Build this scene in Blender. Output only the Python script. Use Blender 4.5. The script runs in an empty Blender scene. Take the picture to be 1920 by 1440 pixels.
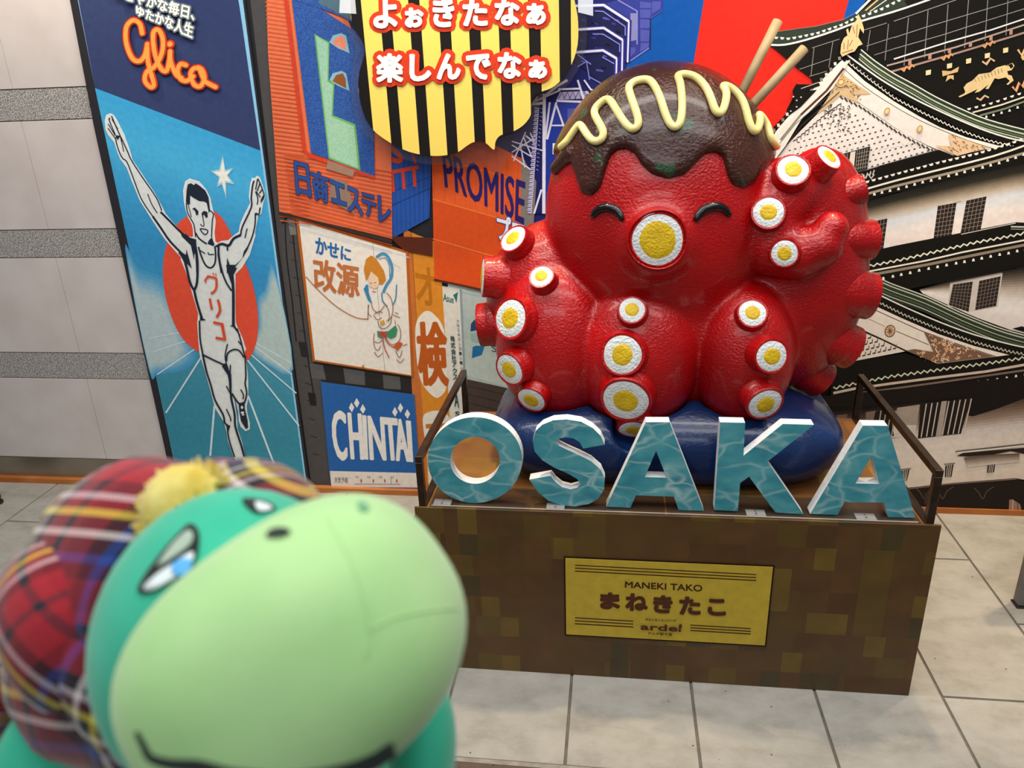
import bpy, bmesh, math, random
import numpy as np
from mathutils import Vector, Matrix
random.seed(7)
SC = bpy.context.scene
COL = SC.collection

# ---------------------------------------------------------------- camera
CAM = np.array([0.0, 0.0, 1.45])
FPX = 1443.0
def _axes():
    d = np.array([1100 - 960, 4400 - 720, FPX]); d /= np.linalg.norm(d)
    y = np.array([1158 - 960, 140 - 720, FPX]); y -= d * (y @ d); y /= np.linalg.norm(y)
    z = -d
    return np.array([np.cross(y, z), y, z])
ROT = _axes()
cd = bpy.data.cameras.new('camera'); cam = bpy.data.objects.new('camera', cd); COL.objects.link(cam)
right, up, back = ROT @ [1, 0, 0], ROT @ [0, -1, 0], ROT @ [0, 0, -1]
m4 = Matrix.Identity(4)
for i in range(3):
    m4[i][0], m4[i][1], m4[i][2], m4[i][3] = right[i], up[i], back[i], CAM[i]
cam.matrix_world = m4
cd.sensor_width = 36; cd.lens = FPX / 1920 * 36; cd.clip_start = 0.02
cd.dof.use_dof = True; cd.dof.focus_distance = 1.95; cd.dof.aperture_fstop = 6.0
SC.camera = cam

# ---------------------------------------------------------------- world, lights, exposure
SC.view_settings.view_transform = 'Standard'; SC.view_settings.look = 'None'
SC.view_settings.exposure = -0.2; SC.view_settings.gamma = 1.0; SC.view_settings.use_curve_mapping = False
w = bpy.data.worlds.new('world'); SC.world = w; w.use_nodes = True
w.node_tree.nodes['Background'].inputs[0].default_value = (0.93, 0.96, 1.0, 1)
w.node_tree.nodes['Background'].inputs[1].default_value = 0.24
def area(name, loc, target, sx, sy, power, col):
    l = bpy.data.lights.new(name, 'AREA'); l.shape = 'RECTANGLE'; l.size = sx; l.size_y = sy
    l.energy = power; l.color = col
    o = bpy.data.objects.new(name, l); COL.objects.link(o); o.location = loc
    o.rotation_euler = (Vector(target) - Vector(loc)).to_track_quat('-Z', 'Y').to_euler()
    return o
def spot(name, loc, target, power, col, ang, r=0.04):
    l = bpy.data.lights.new(name, 'SPOT'); l.energy = power; l.color = col; l.spot_size = math.radians(ang)
    l.spot_blend = 0.6; l.shadow_soft_size = r
    o = bpy.data.objects.new(name, l); COL.objects.link(o); o.location = loc
    o.rotation_euler = (Vector(target) - Vector(loc)).to_track_quat('-Z', 'Y').to_euler()
area('ceiling_strip_front', (0.2, 0.6, 2.9), (0.2, 0.9, 0), 3.6, 0.45, 46, (1.0, 0.98, 0.95))
area('ceiling_strip_wall', (-0.1, 1.5, 2.9), (-0.1, 2.35, 1.0), 3.8, 0.2, 58, (1.0, 0.95, 0.88))
area('ceiling_strip_behind', (-0.3, -1.3, 2.7), (0.1, 1.2, 0.6), 2.4, 0.6, 26, (0.97, 0.99, 1.0))
for x, y, e in ((-0.50, 2.12, 150), (0.62, 2.22, 110), (1.55, 2.28, 190)):
    spot('ceiling_downlight', (x, y, 2.75), (x, y + 0.03, 0), e, (1.0, 0.76, 0.46), 52)
spot('ceiling_downlight', (-1.80, 2.28, 2.45), (-1.85, 2.5, 1.2), 42, (1.0, 0.80, 0.55), 75)

# ---------------------------------------------------------------- survey helpers: photo measurements -> places in the room
def ray(px, py): return ROT @ np.array([px - 960, py - 720, FPX])
def on_y(px, py, Y):
    v = ray(px, py); return CAM + v * (Y / v[1])
def on_z(px, py, Z=0.0):
    v = ray(px, py); return CAM + v * ((Z - CAM[2]) / v[2])
def on_d(px, py, d): return CAM + ray(px, py) * (d / FPX)
def proj(p):
    c = (np.asarray(p, float) - CAM) @ ROT
    return np.array([960 + FPX * c[0] / c[2], 720 + FPX * c[1] / c[2]])
def depth(p): return ((np.asarray(p, float) - CAM) @ ROT)[2]

# ---------------------------------------------------------------- materials
def lin(h):
    h = h.lstrip('#'); out = []
    for i in (0, 2, 4):
        c = int(h[i:i + 2], 16) / 255; out.append(c / 12.92 if c <= 0.04045 else ((c + 0.055) / 1.055) ** 2.4)
    return tuple(out) + (1.0,)
MATS = {}
def newmat(name, rough=0.5, metal=0.0, spec=0.5):
    m = bpy.data.materials.new(name); m.use_nodes = True
    b = m.node_tree.nodes['Principled BSDF']
    b.inputs['Roughness'].default_value = rough; b.inputs['Metallic'].default_value = metal
    b.inputs['Specular IOR Level'].default_value = spec
    return m, m.node_tree, b
def N(nt, t, **kw):
    n = nt.nodes.new(t)
    for k, v in kw.items():
        if k.startswith('i_'): n.inputs[k[2:].replace('_', ' ')].default_value = v
        else: setattr(n, k, v)
    return n
def ramp(nt, stops, src, interp='LINEAR'):
    r = nt.nodes.new('ShaderNodeValToRGB'); r.color_ramp.interpolation = interp
    e = r.color_ramp.elements
    while len(e) < len(stops): e.new(0.5)
    for el, (p, c) in zip(e, stops): el.position = p; el.color = lin(c) if isinstance(c, str) else c
    nt.links.new(src, r.inputs[0]); return r.outputs[0]
def pmat(hexc, rough=0.55, vary=0.06, scale=60.0, spec=0.15):
    """printed / painted colour with a faint procedural mottling"""
    key = ('p', hexc, rough, vary, scale)
    if key in MATS: return MATS[key]
    m, nt, b = newmat('print_' + hexc.strip('#'), rough, 0, spec)
    c = lin(hexc)
    tc = N(nt, 'ShaderNodeTexCoord'); n = N(nt, 'ShaderNodeTexNoise'); n.inputs['Scale'].default_value = scale
    nt.links.new(tc.outputs['Object'], n.inputs['Vector'])
    out = ramp(nt, [(0.3, tuple(x * (1 - vary) for x in c[:3]) + (1,)), (0.7, tuple(min(1, x * (1 + vary)) for x in c[:3]) + (1,))], n.outputs['Fac'])
    nt.links.new(out, b.inputs['Base Color']); MATS[key] = m; return m
def bumped(m, nt, b, scale, strength, dist=0.002, detail=3.0, kind='noise'):
    tc = N(nt, 'ShaderNodeTexCoord')
    n = N(nt, 'ShaderNodeTexNoise' if kind == 'noise' else 'ShaderNodeTexVoronoi')
    n.inputs['Scale'].default_value = scale
    if kind == 'noise': n.inputs['Detail'].default_value = detail
    nt.links.new(tc.outputs['Object'], n.inputs['Vector'])
    bp = N(nt, 'ShaderNodeBump'); bp.inputs['Strength'].default_value = strength; bp.inputs['Distance'].default_value = dist
    nt.links.new(n.outputs[0], bp.inputs['Height']); nt.links.new(bp.outputs[0], b.inputs['Normal'])
def mottled(name, c1, c2, scale, rough=0.5, spec=0.4, metal=0.0, detail=4, bump=0.0, bscale=200, bdist=0.002, lo=0.35, hi=0.65):
    if name in MATS: return MATS[name]
    m, nt, b = newmat(name, rough, metal, spec)
    tc = N(nt, 'ShaderNodeTexCoord'); n = N(nt, 'ShaderNodeTexNoise'); n.inputs['Scale'].default_value = scale; n.inputs['Detail'].default_value = detail
    nt.links.new(tc.outputs['Object'], n.inputs['Vector'])
    nt.links.new(ramp(nt, [(lo, c1), (hi, c2)], n.outputs['Fac']), b.inputs['Base Color'])
    if bump: bumped(m, nt, b, bscale, bump, bdist)
    MATS[name] = m; return m

# ---------------------------------------------------------------- object helpers
def link(o, parent=None):
    COL.objects.link(o)
    if parent is not None: o.parent = parent
    return o
def tag(o, label, cat, group=None):
    o['label'] = label; o['category'] = cat
    if group: o['group'] = group
    return o
def thing(name, label, cat, loc=(0, 0, 0), group=None):
    return tag(link(place(bpy.data.objects.new(name, None), loc)), label, cat, group)
def place(o, loc):
    o.location = loc; return o
def wmat(o):
    m = Matrix.Translation(o.location); p = o.parent
    while p is not None: m = Matrix.Translation(p.location) @ m; p = p.parent
    return m
def mobj(name, verts, faces, mat, parent=None, smooth=False, mats=None, midx=None, label=None):
    """verts in room coordinates; stored relative to the parent's place"""
    me = bpy.data.meshes.new(name)
    off = wmat(parent).translation if parent is not None else Vector((0, 0, 0))
    off = np.array(off)
    vv = [tuple(np.asarray(v, float) - off) for v in verts]
    me.from_pydata(vv, [], faces)
    for m in (mats or [mat]): me.materials.append(m)
    if midx is not None: me.polygons.foreach_set('material_index', midx)
    if smooth: me.polygons.foreach_set('use_smooth', [True] * len(me.polygons))
    me.update()
    o = bpy.data.objects.new(name, me); link(o, parent)
    if label: o['label'] = label
    return o
def boxg(x0, x1, y0, y1, z0, z1, bev=0.0):
    bm = bmesh.new(); bmesh.ops.create_cube(bm, size=1)
    for v in bm.verts:
        v.co = Vector(((x0 + x1) / 2 + v.co.x * (x1 - x0), (y0 + y1) / 2 + v.co.y * (y1 - y0), (z0 + z1) / 2 + v.co.z * (z1 - z0)))
    if bev: bmesh.ops.bevel(bm, geom=bm.edges[:], offset=bev, segments=1, affect='EDGES')
    bm.verts.index_update()
    out = ([tuple(v.co) for v in bm.verts], [[v.index for v in f.verts] for f in bm.faces]); bm.free(); return out
def join(*gs):
    V, F = [], []
    for v, f in gs:
        o = len(V); V += list(v); F += [[i + o for i in q] for q in f]
    return V, F
def box(name, x0, x1, y0, y1, z0, z1, mat, parent=None, bev=0.0, label=None):
    v, f = boxg(x0, x1, y0, y1, z0, z1, bev); return mobj(name, v, f, mat, parent, label=label)
def struct(o): o['kind'] = 'structure'; return o
def tubeg(path, rad, n=10, closed=False, caps=True):
    P = [np.asarray(p, float) for p in path]; R = rad if hasattr(rad, '__len__') else [rad] * len(P)
    V, F = [], []; u = None
    for i, p in enumerate(P):
        t = P[min(i + 1, len(P) - 1)] - P[max(i - 1, 0)]; t = t / (np.linalg.norm(t) + 1e-12)
        if u is None:
            a = np.array([0, 0, 1.0]) if abs(t[2]) < 0.9 else np.array([1.0, 0, 0]); u = np.cross(t, a)
        u = u - t * (u @ t); u /= np.linalg.norm(u); v = np.cross(t, u)
        for k in range(n):
            a = 2 * math.pi * k / n; V.append(p + R[i] * (math.cos(a) * u + math.sin(a) * v))
    for i in range(len(P) - 1):
        for k in range(n):
            F.append([i * n + k, i * n + (k + 1) % n, (i + 1) * n + (k + 1) % n, (i + 1) * n + k])
    if caps: F += [list(range(n))[::-1], [(len(P) - 1) * n + k for k in range(n)]]
    return V, F
def catmull(pts, n=6, closed=False):
    P = [np.asarray(p, float) for p in pts]; out = []
    m = len(P)
    for i in range(m if closed else m - 1):
        p0 = P[(i - 1) % m] if closed or i > 0 else P[0]; p1 = P[i]; p2 = P[(i + 1) % m]
        p3 = P[(i + 2) % m] if closed or i + 2 < m else P[-1]
        for k in range(n):
            t = k / n
            out.append(0.5 * ((2 * p1) + (-p0 + p2) * t + (2 * p0 - 5 * p1 + 4 * p2 - p3) * t * t + (-p0 + 3 * p1 - 3 * p2 + p3) * t ** 3))
    if not closed: out.append(P[-1])
    return out
def ellg(c, ax, nu=32, nv=18):
    """ellipsoid, ax = three axis vectors"""
    c = np.asarray(c, float); A = [np.asarray(a, float) for a in ax]; V, F = [], []
    for j in range(nv + 1):
        ph = math.pi * j / nv
        for i in range(nu):
            th = 2 * math.pi * i / nu
            V.append(c + A[0] * math.sin(ph) * math.cos(th) + A[1] * math.sin(ph) * math.sin(th) + A[2] * math.cos(ph))
    for j in range(nv):
        for i in range(nu):
            F.append([j * nu + i, (j + 1) * nu + i, (j + 1) * nu + (i + 1) % nu, j * nu + (i + 1) % nu])
    return V, F

# ---------------------------------------------------------------- flat print: coloured shapes laid on a board
GL = {}
def glyph_mesh(s):
    if s in GL: return GL[s]
    c = bpy.data.curves.new('t', 'FONT'); c.body = s; c.resolution_u = 3; c.dimensions = '2D'; c.fill_mode = 'FRONT'
    o = bpy.data.objects.new('t', c); COL.objects.link(o); bpy.context.view_layer.update()
    me = bpy.data.meshes.new_from_object(o.evaluated_get(bpy.context.evaluated_depsgraph_get()))
    V = np.array([v.co[:2] for v in me.vertices]); F = [list(p.vertices) for p in me.polygons]
    bpy.data.objects.remove(o); bpy.data.curves.remove(c); bpy.data.meshes.remove(me)
    lo, hi = V.min(0), V.max(0); V = (V - lo) / np.maximum(hi - lo, 1e-6)
    cnt = {}
    for f in F:
        for a, b in zip(f, f[1:] + f[:1]): cnt[(min(a, b), max(a, b))] = cnt.get((min(a, b), max(a, b)), 0) + 1
    E = [k for k, n in cnt.items() if n == 1]
    GL[s] = (V, F, E); return GL[s]
def crop(ox, oy, s):
    def f(*pts): return [(ox + pts[i] / s, oy + pts[i + 1] / s) for i in range(0, len(pts), 2)]
    return f
class Print:
    STEP = 5e-5; clip = None
    def __init__(self, name, parent, Y, base=0.0, label=None):
        self.name, self.parent, self.Y, self.d, self.label = name, parent, Y, base, label
        self.V, self.F, self.M, self.mi = [], [], [], []
    def _m(self, mat):
        if isinstance(mat, str): mat = pmat(mat)
        if mat not in self.M: self.M.append(mat)
        return self.M.index(mat)
    def raw(self, V2, F, mat):
        self.d += 3e-6; Y = self.Y - self.d; o = len(self.V); k = self._m(mat)
        for p in V2:
            q = on_y(p[0], p[1], self.Y); x = q[0]
            if self.clip is not None: x = self.clip if (p[0] >= 1976 or x > self.clip) else x
            self.V.append(np.array([x, Y, q[2]]))
        for f in F: self.F.append([i + o for i in f]); self.mi.append(k)
    def up(self): self.d += self.STEP
    def poly(self, pts, mat, smooth=0):
        if smooth: pts = catmull(pts, smooth, True)
        self.up(); self.raw(pts, [list(range(len(pts)))], mat)
    def stroke(self, pts, wd, mat, smooth=0, round_=False, up=True, seg=False):
        if smooth: pts = catmull(pts, smooth)
        if up: self.up()
        P = [np.asarray(p[:2], float) for p in pts]; n = len(P); L = []
        for i in range(n):
            t = P[min(i + 1, n - 1)] - P[max(i - 1, 0)]; t = t / (np.linalg.norm(t) + 1e-9); nn = np.array([-t[1], t[0]])
            k = 1.0
            if 0 < i < n - 1:
                a = P[i] - P[i - 1]; a = a / (np.linalg.norm(a) + 1e-9); k = min(1.6, 1 / max(0.5, abs(a @ t)))
            ww = (wd[i * len(wd) // n] if hasattr(wd, '__len__') else wd) / 2 * k
            L.append(P[i] + nn * ww); L.append(P[i] - nn * ww)
        if seg:
            for i in range(n - 1):
                self.raw([L[2 * i], L[2 * i + 1], L[2 * i + 3], L[2 * i + 2]], [[0, 1, 2, 3]], mat); self.disc(P[i], wd / 2, None, mat, 10, up=False)
        else: self.raw(L, [[2 * i, 2 * i + 1, 2 * i + 3, 2 * i + 2] for i in range(n - 1)], mat)
        if round_:
            for p in (P[0], P[-1]): self.disc(p, (wd if not hasattr(wd, '__len__') else wd[0]) / 2, None, mat, 10, up=False)
    def disc(self, c, rx, ry, mat, n=16, rot=0, up=True):
        if up: self.up()
        ry = rx if ry is None else ry; a = math.radians(rot)
        pts = []
        for k in range(n):
            t = 2 * math.pi * k / n; x, y = rx * math.cos(t), ry * math.sin(t)
            pts.append((c[0] + x * math.cos(a) - y * math.sin(a), c[1] + x * math.sin(a) + y * math.cos(a)))
        self.raw(pts, [list(range(n))], mat)
    def text(self, s, q, mat, bold=0, outline=0, omat=None):
        """q: quad TL,TR,BR,BL"""
        V, F, E = glyph_mesh(s); q = [np.asarray(p, float) for p in q]
        W = [(q[3] * (1 - x) + q[2] * x) * (1 - y) + (q[0] * (1 - x) + q[1] * x) * y for x, y in V]
        def fat(r, m):
            for a, b in E:
                VV = []; A, B = W[a], W[b]; t = B - A; l = np.linalg.norm(t)
                if l < 1e-6: continue
                t = t / l; ang = math.atan2(t[1], t[0])
                for k in range(5): VV.append(A + r * np.array([math.cos(ang + math.pi / 2 + k * math.pi / 4), math.sin(ang + math.pi / 2 + k * math.pi / 4)]))
                for k in range(5): VV.append(B + r * np.array([math.cos(ang - math.pi / 2 + k * math.pi / 4), math.sin(ang - math.pi / 2 + k * math.pi / 4)]))
                self.raw(VV, [list(range(10))], m)
        if outline: self.up(); fat(bold + outline, omat); self.raw(W, F, omat)
        self.up(); self.raw(W, F, mat)
        if bold: fat(bold, mat)
    def band(self, top, bot, cols, n=None):
        """gradient band between two curves; cols = hex list top->bottom"""
        top = resample(top, 14); bot = resample(bot, 14); n = n or len(cols) * 3
        self.up()
        for k in range(n):
            t0, t1 = k / n, (k + 1) / n; c = mixhex(cols, (k + 0.5) / n)
            A = [a * (1 - t0) + b * t0 for a, b in zip(top, bot)]; B = [a * (1 - t1) + b * t1 for a, b in zip(top, bot)]
            self.d -= 3e-6; self.raw(A + B, [[i, i + 1, 14 + i + 1, 14 + i] for i in range(13)], pmat(c))
    def done(self):
        # faces turned towards the room
        V = self.V; F = []
        for f in self.F:
            a, b = 0.0, 0
            for i in range(len(f)):
                p, q = V[f[i]], V[f[(i + 1) % len(f)]]; a += p[0] * q[2] - q[0] * p[2]
            F.append(f if a > 0 else f[::-1])
        return mobj(self.name, V, F, None, self.parent, mats=self.M, midx=self.mi, label=self.label)
def resample(pts, n):
    P = [np.asarray(p, float) for p in pts]; d = [0]
    for a, b in zip(P, P[1:]): d.append(d[-1] + np.linalg.norm(b - a))
    out = []
    for k in range(n):
        t = d[-1] * k / (n - 1); i = 0
        while i < len(d) - 2 and d[i + 1] < t: i += 1
        f = (t - d[i]) / max(1e-9, d[i + 1] - d[i]); out.append(P[i] * (1 - f) + P[i + 1] * f)
    return out
def mixhex(cols, t):
    x = t * (len(cols) - 1); i = min(int(x), len(cols) - 2); f = x - i
    a = [int(cols[i].lstrip('#')[j:j + 2], 16) for j in (0, 2, 4)]; b = [int(cols[i + 1].lstrip('#')[j:j + 2], 16) for j in (0, 2, 4)]
    return '#%02x%02x%02x' % tuple(int(round(p * (1 - f) + q * f)) for p, q in zip(a, b))
def inside(p, poly):
    c = False; n = len(poly)
    for i in range(n):
        (x1, y1), (x2, y2) = poly[i][:2], poly[(i + 1) % n][:2]
        if (y1 > p[1]) != (y2 > p[1]) and p[0] < (x2 - x1) * (p[1] - y1) / (y2 - y1) + x1: c = not c
    return c
# ================================================================ the setting
WALL = 2.53
def floor_mat(name, c1, c2, c3, rough):
    m, nt, b = newmat(name, rough, 0, 0.4)
    tc = N(nt, 'ShaderNodeTexCoord'); g = N(nt, 'ShaderNodeNewGeometry')
    n = N(nt, 'ShaderNodeTexNoise'); n.inputs['Scale'].default_value = 9; n.inputs['Detail'].default_value = 12; n.inputs['Roughness'].default_value = 0.68
    mp = N(nt, 'ShaderNodeMapping'); mp.inputs['Scale'].default_value = (1, 1.5, 1)
    nt.links.new(g.outputs['Position'], mp.inputs['Vector']); nt.links.new(mp.outputs[0], n.inputs['Vector'])
    col = ramp(nt, [(0.3, c1), (0.5, c2), (0.72, c3)], n.outputs['Fac'])
    s = N(nt, 'ShaderNodeTexVoronoi'); s.inputs['Scale'].default_value = 17; s.inputs['Randomness'].default_value = 1
    nt.links.new(g.outputs['Position'], s.inputs['Vector'])
    sp = ramp(nt, [(0.028, '#2a2622'), (0.05, '#ffffff')], s.outputs['Distance'])
    mx = N(nt, 'ShaderNodeMix'); mx.data_type = 'RGBA'; mx.blend_type = 'MULTIPLY'; mx.inputs[0].default_value = 0.8
    nt.links.new(col, mx.inputs[6]); nt.links.new(sp, mx.inputs[7]); nt.links.new(mx.outputs[2], b.inputs['Base Color'])
    return m
M_TILE = floor_mat('floor_tile', '#8e8a82', '#a09d96', '#aca9a3', 0.4)
M_DARK = floor_mat('floor_tile_dark', '#4a3f39', '#57493f', '#63544b', 0.4)
fl = struct(box('floor', -4.2, 4.2, -2.5, WALL + 0.1, -0.06, -0.004, mottled('grout', '#5a564e', '#6c685f', 30, 0.8)))
pitch = 0.3045; j = 0.0035
k = 0
for c in range(-9, 6):
    x0 = -0.0975 + pitch * c; off = 1.605 if c % 2 else 1.905
    ys = sorted(y for y in [1.31] + [off + 0.608 * i for i in range(-2, 3)] + [2.52] if 1.31 <= y <= 2.52)
    for a, b_ in zip(ys, ys[1:]):
        if b_ - a < 0.03: continue
        box('tile', x0 + j, x0 + pitch - j, a + j, b_ - j, -0.012, 0.0, M_TILE, fl, 0.0008)
for c in range(-8, 5):
    x0 = -0.36 + 0.61 * (c / 2) + 0.1
    ys = [1.303, 1.0, 0.695, 0.39, 0.085]
    for b_, a in zip(ys, ys[1:]):
        box('dark_tile', x0 + 0.002, x0 + 0.303, a + 0.002, b_ - 0.002, -0.012, -0.0004, M_DARK, fl, 0.0008)
box('threshold_strip', -3.2, 2.4, 1.299, 1.311, -0.012, 0.0006, mottled('threshold', '#a19c93', '#8d877d', 40, 0.4, metal=0.3), fl)

M_SLAB = mottled('stone_slab', '#c9c0bd', '#d2cac8', 7, 0.35, spec=0.35)
def granite():
    m, nt, b = newmat('granite_band', 0.5, 0, 0.4)
    g = N(nt, 'ShaderNodeNewGeometry'); n = N(nt, 'ShaderNodeTexNoise'); n.inputs['Scale'].default_value = 300; n.inputs['Detail'].default_value = 2
    nt.links.new(g.outputs['Position'], n.inputs['Vector'])
    nt.links.new(ramp(nt, [(0.40, '#5a5654'), (0.5, '#9a9693'), (0.6, '#cfccc9')], n.outputs['Fac']), b.inputs['Base Color'])
    return m
M_GRAN = granite()
wl = struct(box('wall_back', -4.2, 4.2, WALL + 0.012, WALL + 0.15, 0.0, 2.95, mottled('wall_core', '#5d5852', '#6d6861', 20, 0.8)))
rows = [(0.105, 0.449, 0), (0.555, 0.918, 0), (1.020, 1.386, 0), (1.487, 1.86, 1), (1.96, 2.33, 0), (2.43, 2.9, 0)]
bands = [(0.451, 0.553), (0.920, 1.018), (1.388, 1.485), (1.862, 1.958), (2.332, 2.428)]
XR = -1.70
for z0, z1, sh in rows:
    xs = [-4.2, -2.905, -2.005, XR] if not sh else [-4.2, -3.0, -2.005, XR]
    for a, b_ in zip(xs, xs[1:]):
        box('stone_slab', a + 0.001, b_ - 0.001, WALL - 0.008, WALL + 0.012, z0 + 0.001, z1 - 0.001, M_SLAB, wl, 0.0006)
for z0, z1 in bands:
    for a, b_ in zip([-4.2, -2.905, XR], [-2.905, XR]):
        box('granite_strip', a + 0.0005, b_ - 0.0005, WALL - 0.007, WALL + 0.012, z0, z1, M_GRAN, wl, 0.0005)
# slabs continue beyond the mural on the right
for z0, z1, sh in rows:
    box('stone_slab', 1.462, 2.9, WALL - 0.008, WALL + 0.012, z0 + 0.001, z1 - 0.001, M_SLAB, wl, 0.0006)
for z0, z1 in bands:
    box('granite_strip', 1.462, 2.9, WALL - 0.007, WALL + 0.012, z0, z1, M_GRAN, wl, 0.0005)
M_STEEL = mottled('brushed_steel', '#8d8474', '#a1988a', 3, 0.3, metal=0.75)
bb = struct(box('baseboard_back', -4.2, XR, WALL - 0.012, WALL + 0.012, 0.022, 0.104, M_STEEL))
tr = struct(box('trim_1', -4.2, 2.9, WALL - 0.036, WALL + 0.02, 0.0, 0.021, mottled('orange_wood', '#a5602a', '#b8743a', 9, 0.45)))

# ================================================================ the mural print on the wall
mur = thing('wall_mural', 'floor-to-ceiling printed mural of city billboards, tower and castle on back wall', 'mural', (0, WALL - 0.002, 0.02))
x0m, x1m = -1.70, 1.46
Print.clip = 1.46        # the sheet's right edge
MY = WALL - 0.010
box('backing_board', x0m, x1m, MY, WALL + 0.008, 0.021, 2.6, pmat('#2a2a2e'), mur)
P_ = lambda name, base, label: Print(name, mur, MY, base, label)
c1 = crop(140, 0, 3.0)

# --- plain blue sky with a red sector
p = P_('sky_backdrop', 0.0003, 'plain blue and red backdrop')
p.poly([(900, -330), (2120, -330), (2120, 300), (1400, 960), (860, 940), (860, 600)], '#0b55a8')
p.poly([(1362, -330), (1700, -330), (1591, 0), (1580, 40), (1600, 330), (1290, 330), (1297, 140), (1320, 0)], '#e3291c')
p.done()

# --- tower picture
p = P_('tower_picture', 0.0012, 'printed blue and violet lattice tower with glowing white bands')
t1 = crop(1000, 0, 7.2); t2 = crop(960, 150, 5.76)
DK, VI, LV, WH = '#20224e', '#3c4399', '#8f8fd0', '#e9e4f4'
p.poly([(640, -330), (1262, -330), (1243, 0), (1242, 17), (1220, 36), (1218, 90), (1176, 120), (1166, 152), (1180, 170), (1140, 240), (1060, 420), (960, 640), (930, 360), (900, 250), (640, 150)], '#23276a')
p.poly([(960, 600), (1100, 300), (1300, 500), (1320, 960), (1000, 950)], '#1f2a6e')
for k in range(5): p.stroke([(990 + k * 75, 940), (1060 + k * 60, 420)], 2.4, '#b9b3de'); p.stroke([(980, 520 + k * 90), (1300, 540 + k * 90)], 2.0, '#8f8fd0')
p.poly(t1(1150, 0, 1750, 0, 1745, 130, 1590, 250, 1580, 650, 1270, 860, 1300, 300, 930, 60), '#373f93')
for a in [(1440, 20, 1590, 40, 1590, 110, 1440, 110), (1440, 130, 1590, 130, 1580, 240, 1440, 240), (1440, 260, 1580, 270, 1575, 380, 1440, 380), (1445, 400, 1570, 410, 1560, 560, 1445, 560), (1450, 580, 1560, 580, 1550, 640, 1440, 700), (1310, 640, 1380, 640, 1380, 700, 1300, 780), (1600, 20, 1720, 20, 1715, 120, 1600, 190)]:
    p.poly(t1(*a), '#5459ab')
p.poly(t1(1310, 180, 1390, 180, 1390, 540, 1310, 560), '#8d8bbd')
p.stroke(t1(1140, 0, 1400, 150, 1400, 600), 2.2, '#8f93d2')
p.stroke(t1(1270, 850, 1560, 650), 2.0, LV); p.stroke(t1(1590, 250, 1740, 140), 1.2, '#5a63bd'); p.stroke(t1(1580, 250, 1575, 660), 1.6, '#15184a')
p.poly(t1(-1500, 80, 930, 100, 1260, 320, 1240, 850, 1100, 1250, 500, 800, -1500, 500), DK)
for k in range(26):
    x, y = random.uniform(620, 1200), random.uniform(180, 1000)
    p.poly(t1(x, y, x + random.uniform(20, 80), y + 10, x + 60, y + 34, x - 5, y + 28), random.choice(['#3a3f8e', '#555ab0', '#141430', '#2c2f78']))
for a, b_ in [((-1500, 60, 600, 80, 950, 70, 1290, 290, 1272, 840), 4.6), ((-1500, 385, 600, 400, 950, 378, 1205, 540, 1193, 1085), 4.4), ((-1500, 720, 570, 708, 940, 680, 1125, 790, 1112, 1310), 4.6)]:
    pts = t1(*a); p.stroke(pts, b_ + 4.5, '#2b2f86'); p.stroke(pts[:-1], b_, '#ecebf2'); p.stroke(pts[-2:], 3.0, WH)
for a in [(830, 150, 940, 155, 1240, 360, 1240, 480), (800, 460, 940, 462, 1165, 600, 1165, 700), (930, 770, 1090, 860), (600, 740, 780, 870), (720, 840, 760, 1080), (760, 1040, 1000, 1170), (720, 830, 600, 900)]:
    p.stroke(t1(*a), 2.1, '#8b8fe0')
# lower lattice
p.poly(t2(0, 560, 240, 420, 350, 220, 520, 110, 830, 110, 930, 200, 1152, 260, 900, 700, 380, 1440, 160, 1440, 200, 1000, 0, 850), '#1d2160')
p.poly(t2(380, 250, 480, 240, 760, 240, 860, 450, 500, 1100, 360, 1440, 350, 700), '#22399a')
p.poly(t2(510, 255, 740, 255, 770, 480, 440, 485, 430, 300), '#2f3f9e'); p.poly(t2(600, 310, 735, 300, 750, 470, 600, 480), '#5c5fae')
p.poly(t2(520, 130, 830, 120, 780, 200, 480, 215), '#b9aecb')
for k in range(5): p.stroke(t2(500 + k * 60, 205, 540 + k * 60, 130, 570 + k * 60, 205), 1.4, '#41408e')
for a, b_ in [((500, 100, 740, 92), 2.4), ((480, 225, 760, 235), 2.6), ((710, 0, 850, 440), 2.6), ((780, 0, 850, 100, 1030, 190), 2.2), ((480, 240, 380, 640), 2.8), ((410, 240, 360, 640), 2.4), ((480, 270, 600, 610), 2.4), ((770, 270, 710, 480), 2.2),
              ((430, 490, 720, 487), 2.0), ((350, 150, 345, 1440), 4.2), ((350, 180, 480, 70, 600, 0), 3.4), ((0, 660, 330, 760), 1.6), ((0, 820, 210, 970), 1.8), ((20, 870, 150, 560), 1.6), ((90, 690, 140, 940), 1.5), ((0, 780, 220, 640), 1.5),
              ((0, 700, 220, 830), 1.6), ((130, 620, 220, 840), 1.6), ((150, 600, 240, 670), 2.0), ((200, 570, 240, 660), 1.6), ((240, 1440, 320, 1180), 2.4), ((800, 120, 900, 220), 1.8), ((280, 180, 200, 290), 2.0), ((230, 260, 330, 250), 3.2), ((520, 110, 250, 230), 2.0)]:
    p.stroke(t2(*a), b_ * 1.45, '#ece8f6')
for k in range(26):
    y = 300 + k * 44; x = 270 - (y - 300) * 0.07
    p.stroke(t2(x - 25, y, x + 22, y + 6, x + 18, y + 30, x - 20, y + 26), 2.2, '#cdc8ea')
    if k < 16: p.stroke(t2(x + 40, y, x + 62, y + 12), 1.3, '#a8a6dc')
for y in (690, 935):
    p.stroke(t2(560, y, 450, y, 450, y + 100, 560, y + 100), 3.2, '#eafcfb'); 
    p.poly(t2(480, y + 25, 560, y + 25, 560, y + 75, 480, y + 75), '#1d7fb0')
p.done()

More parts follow.
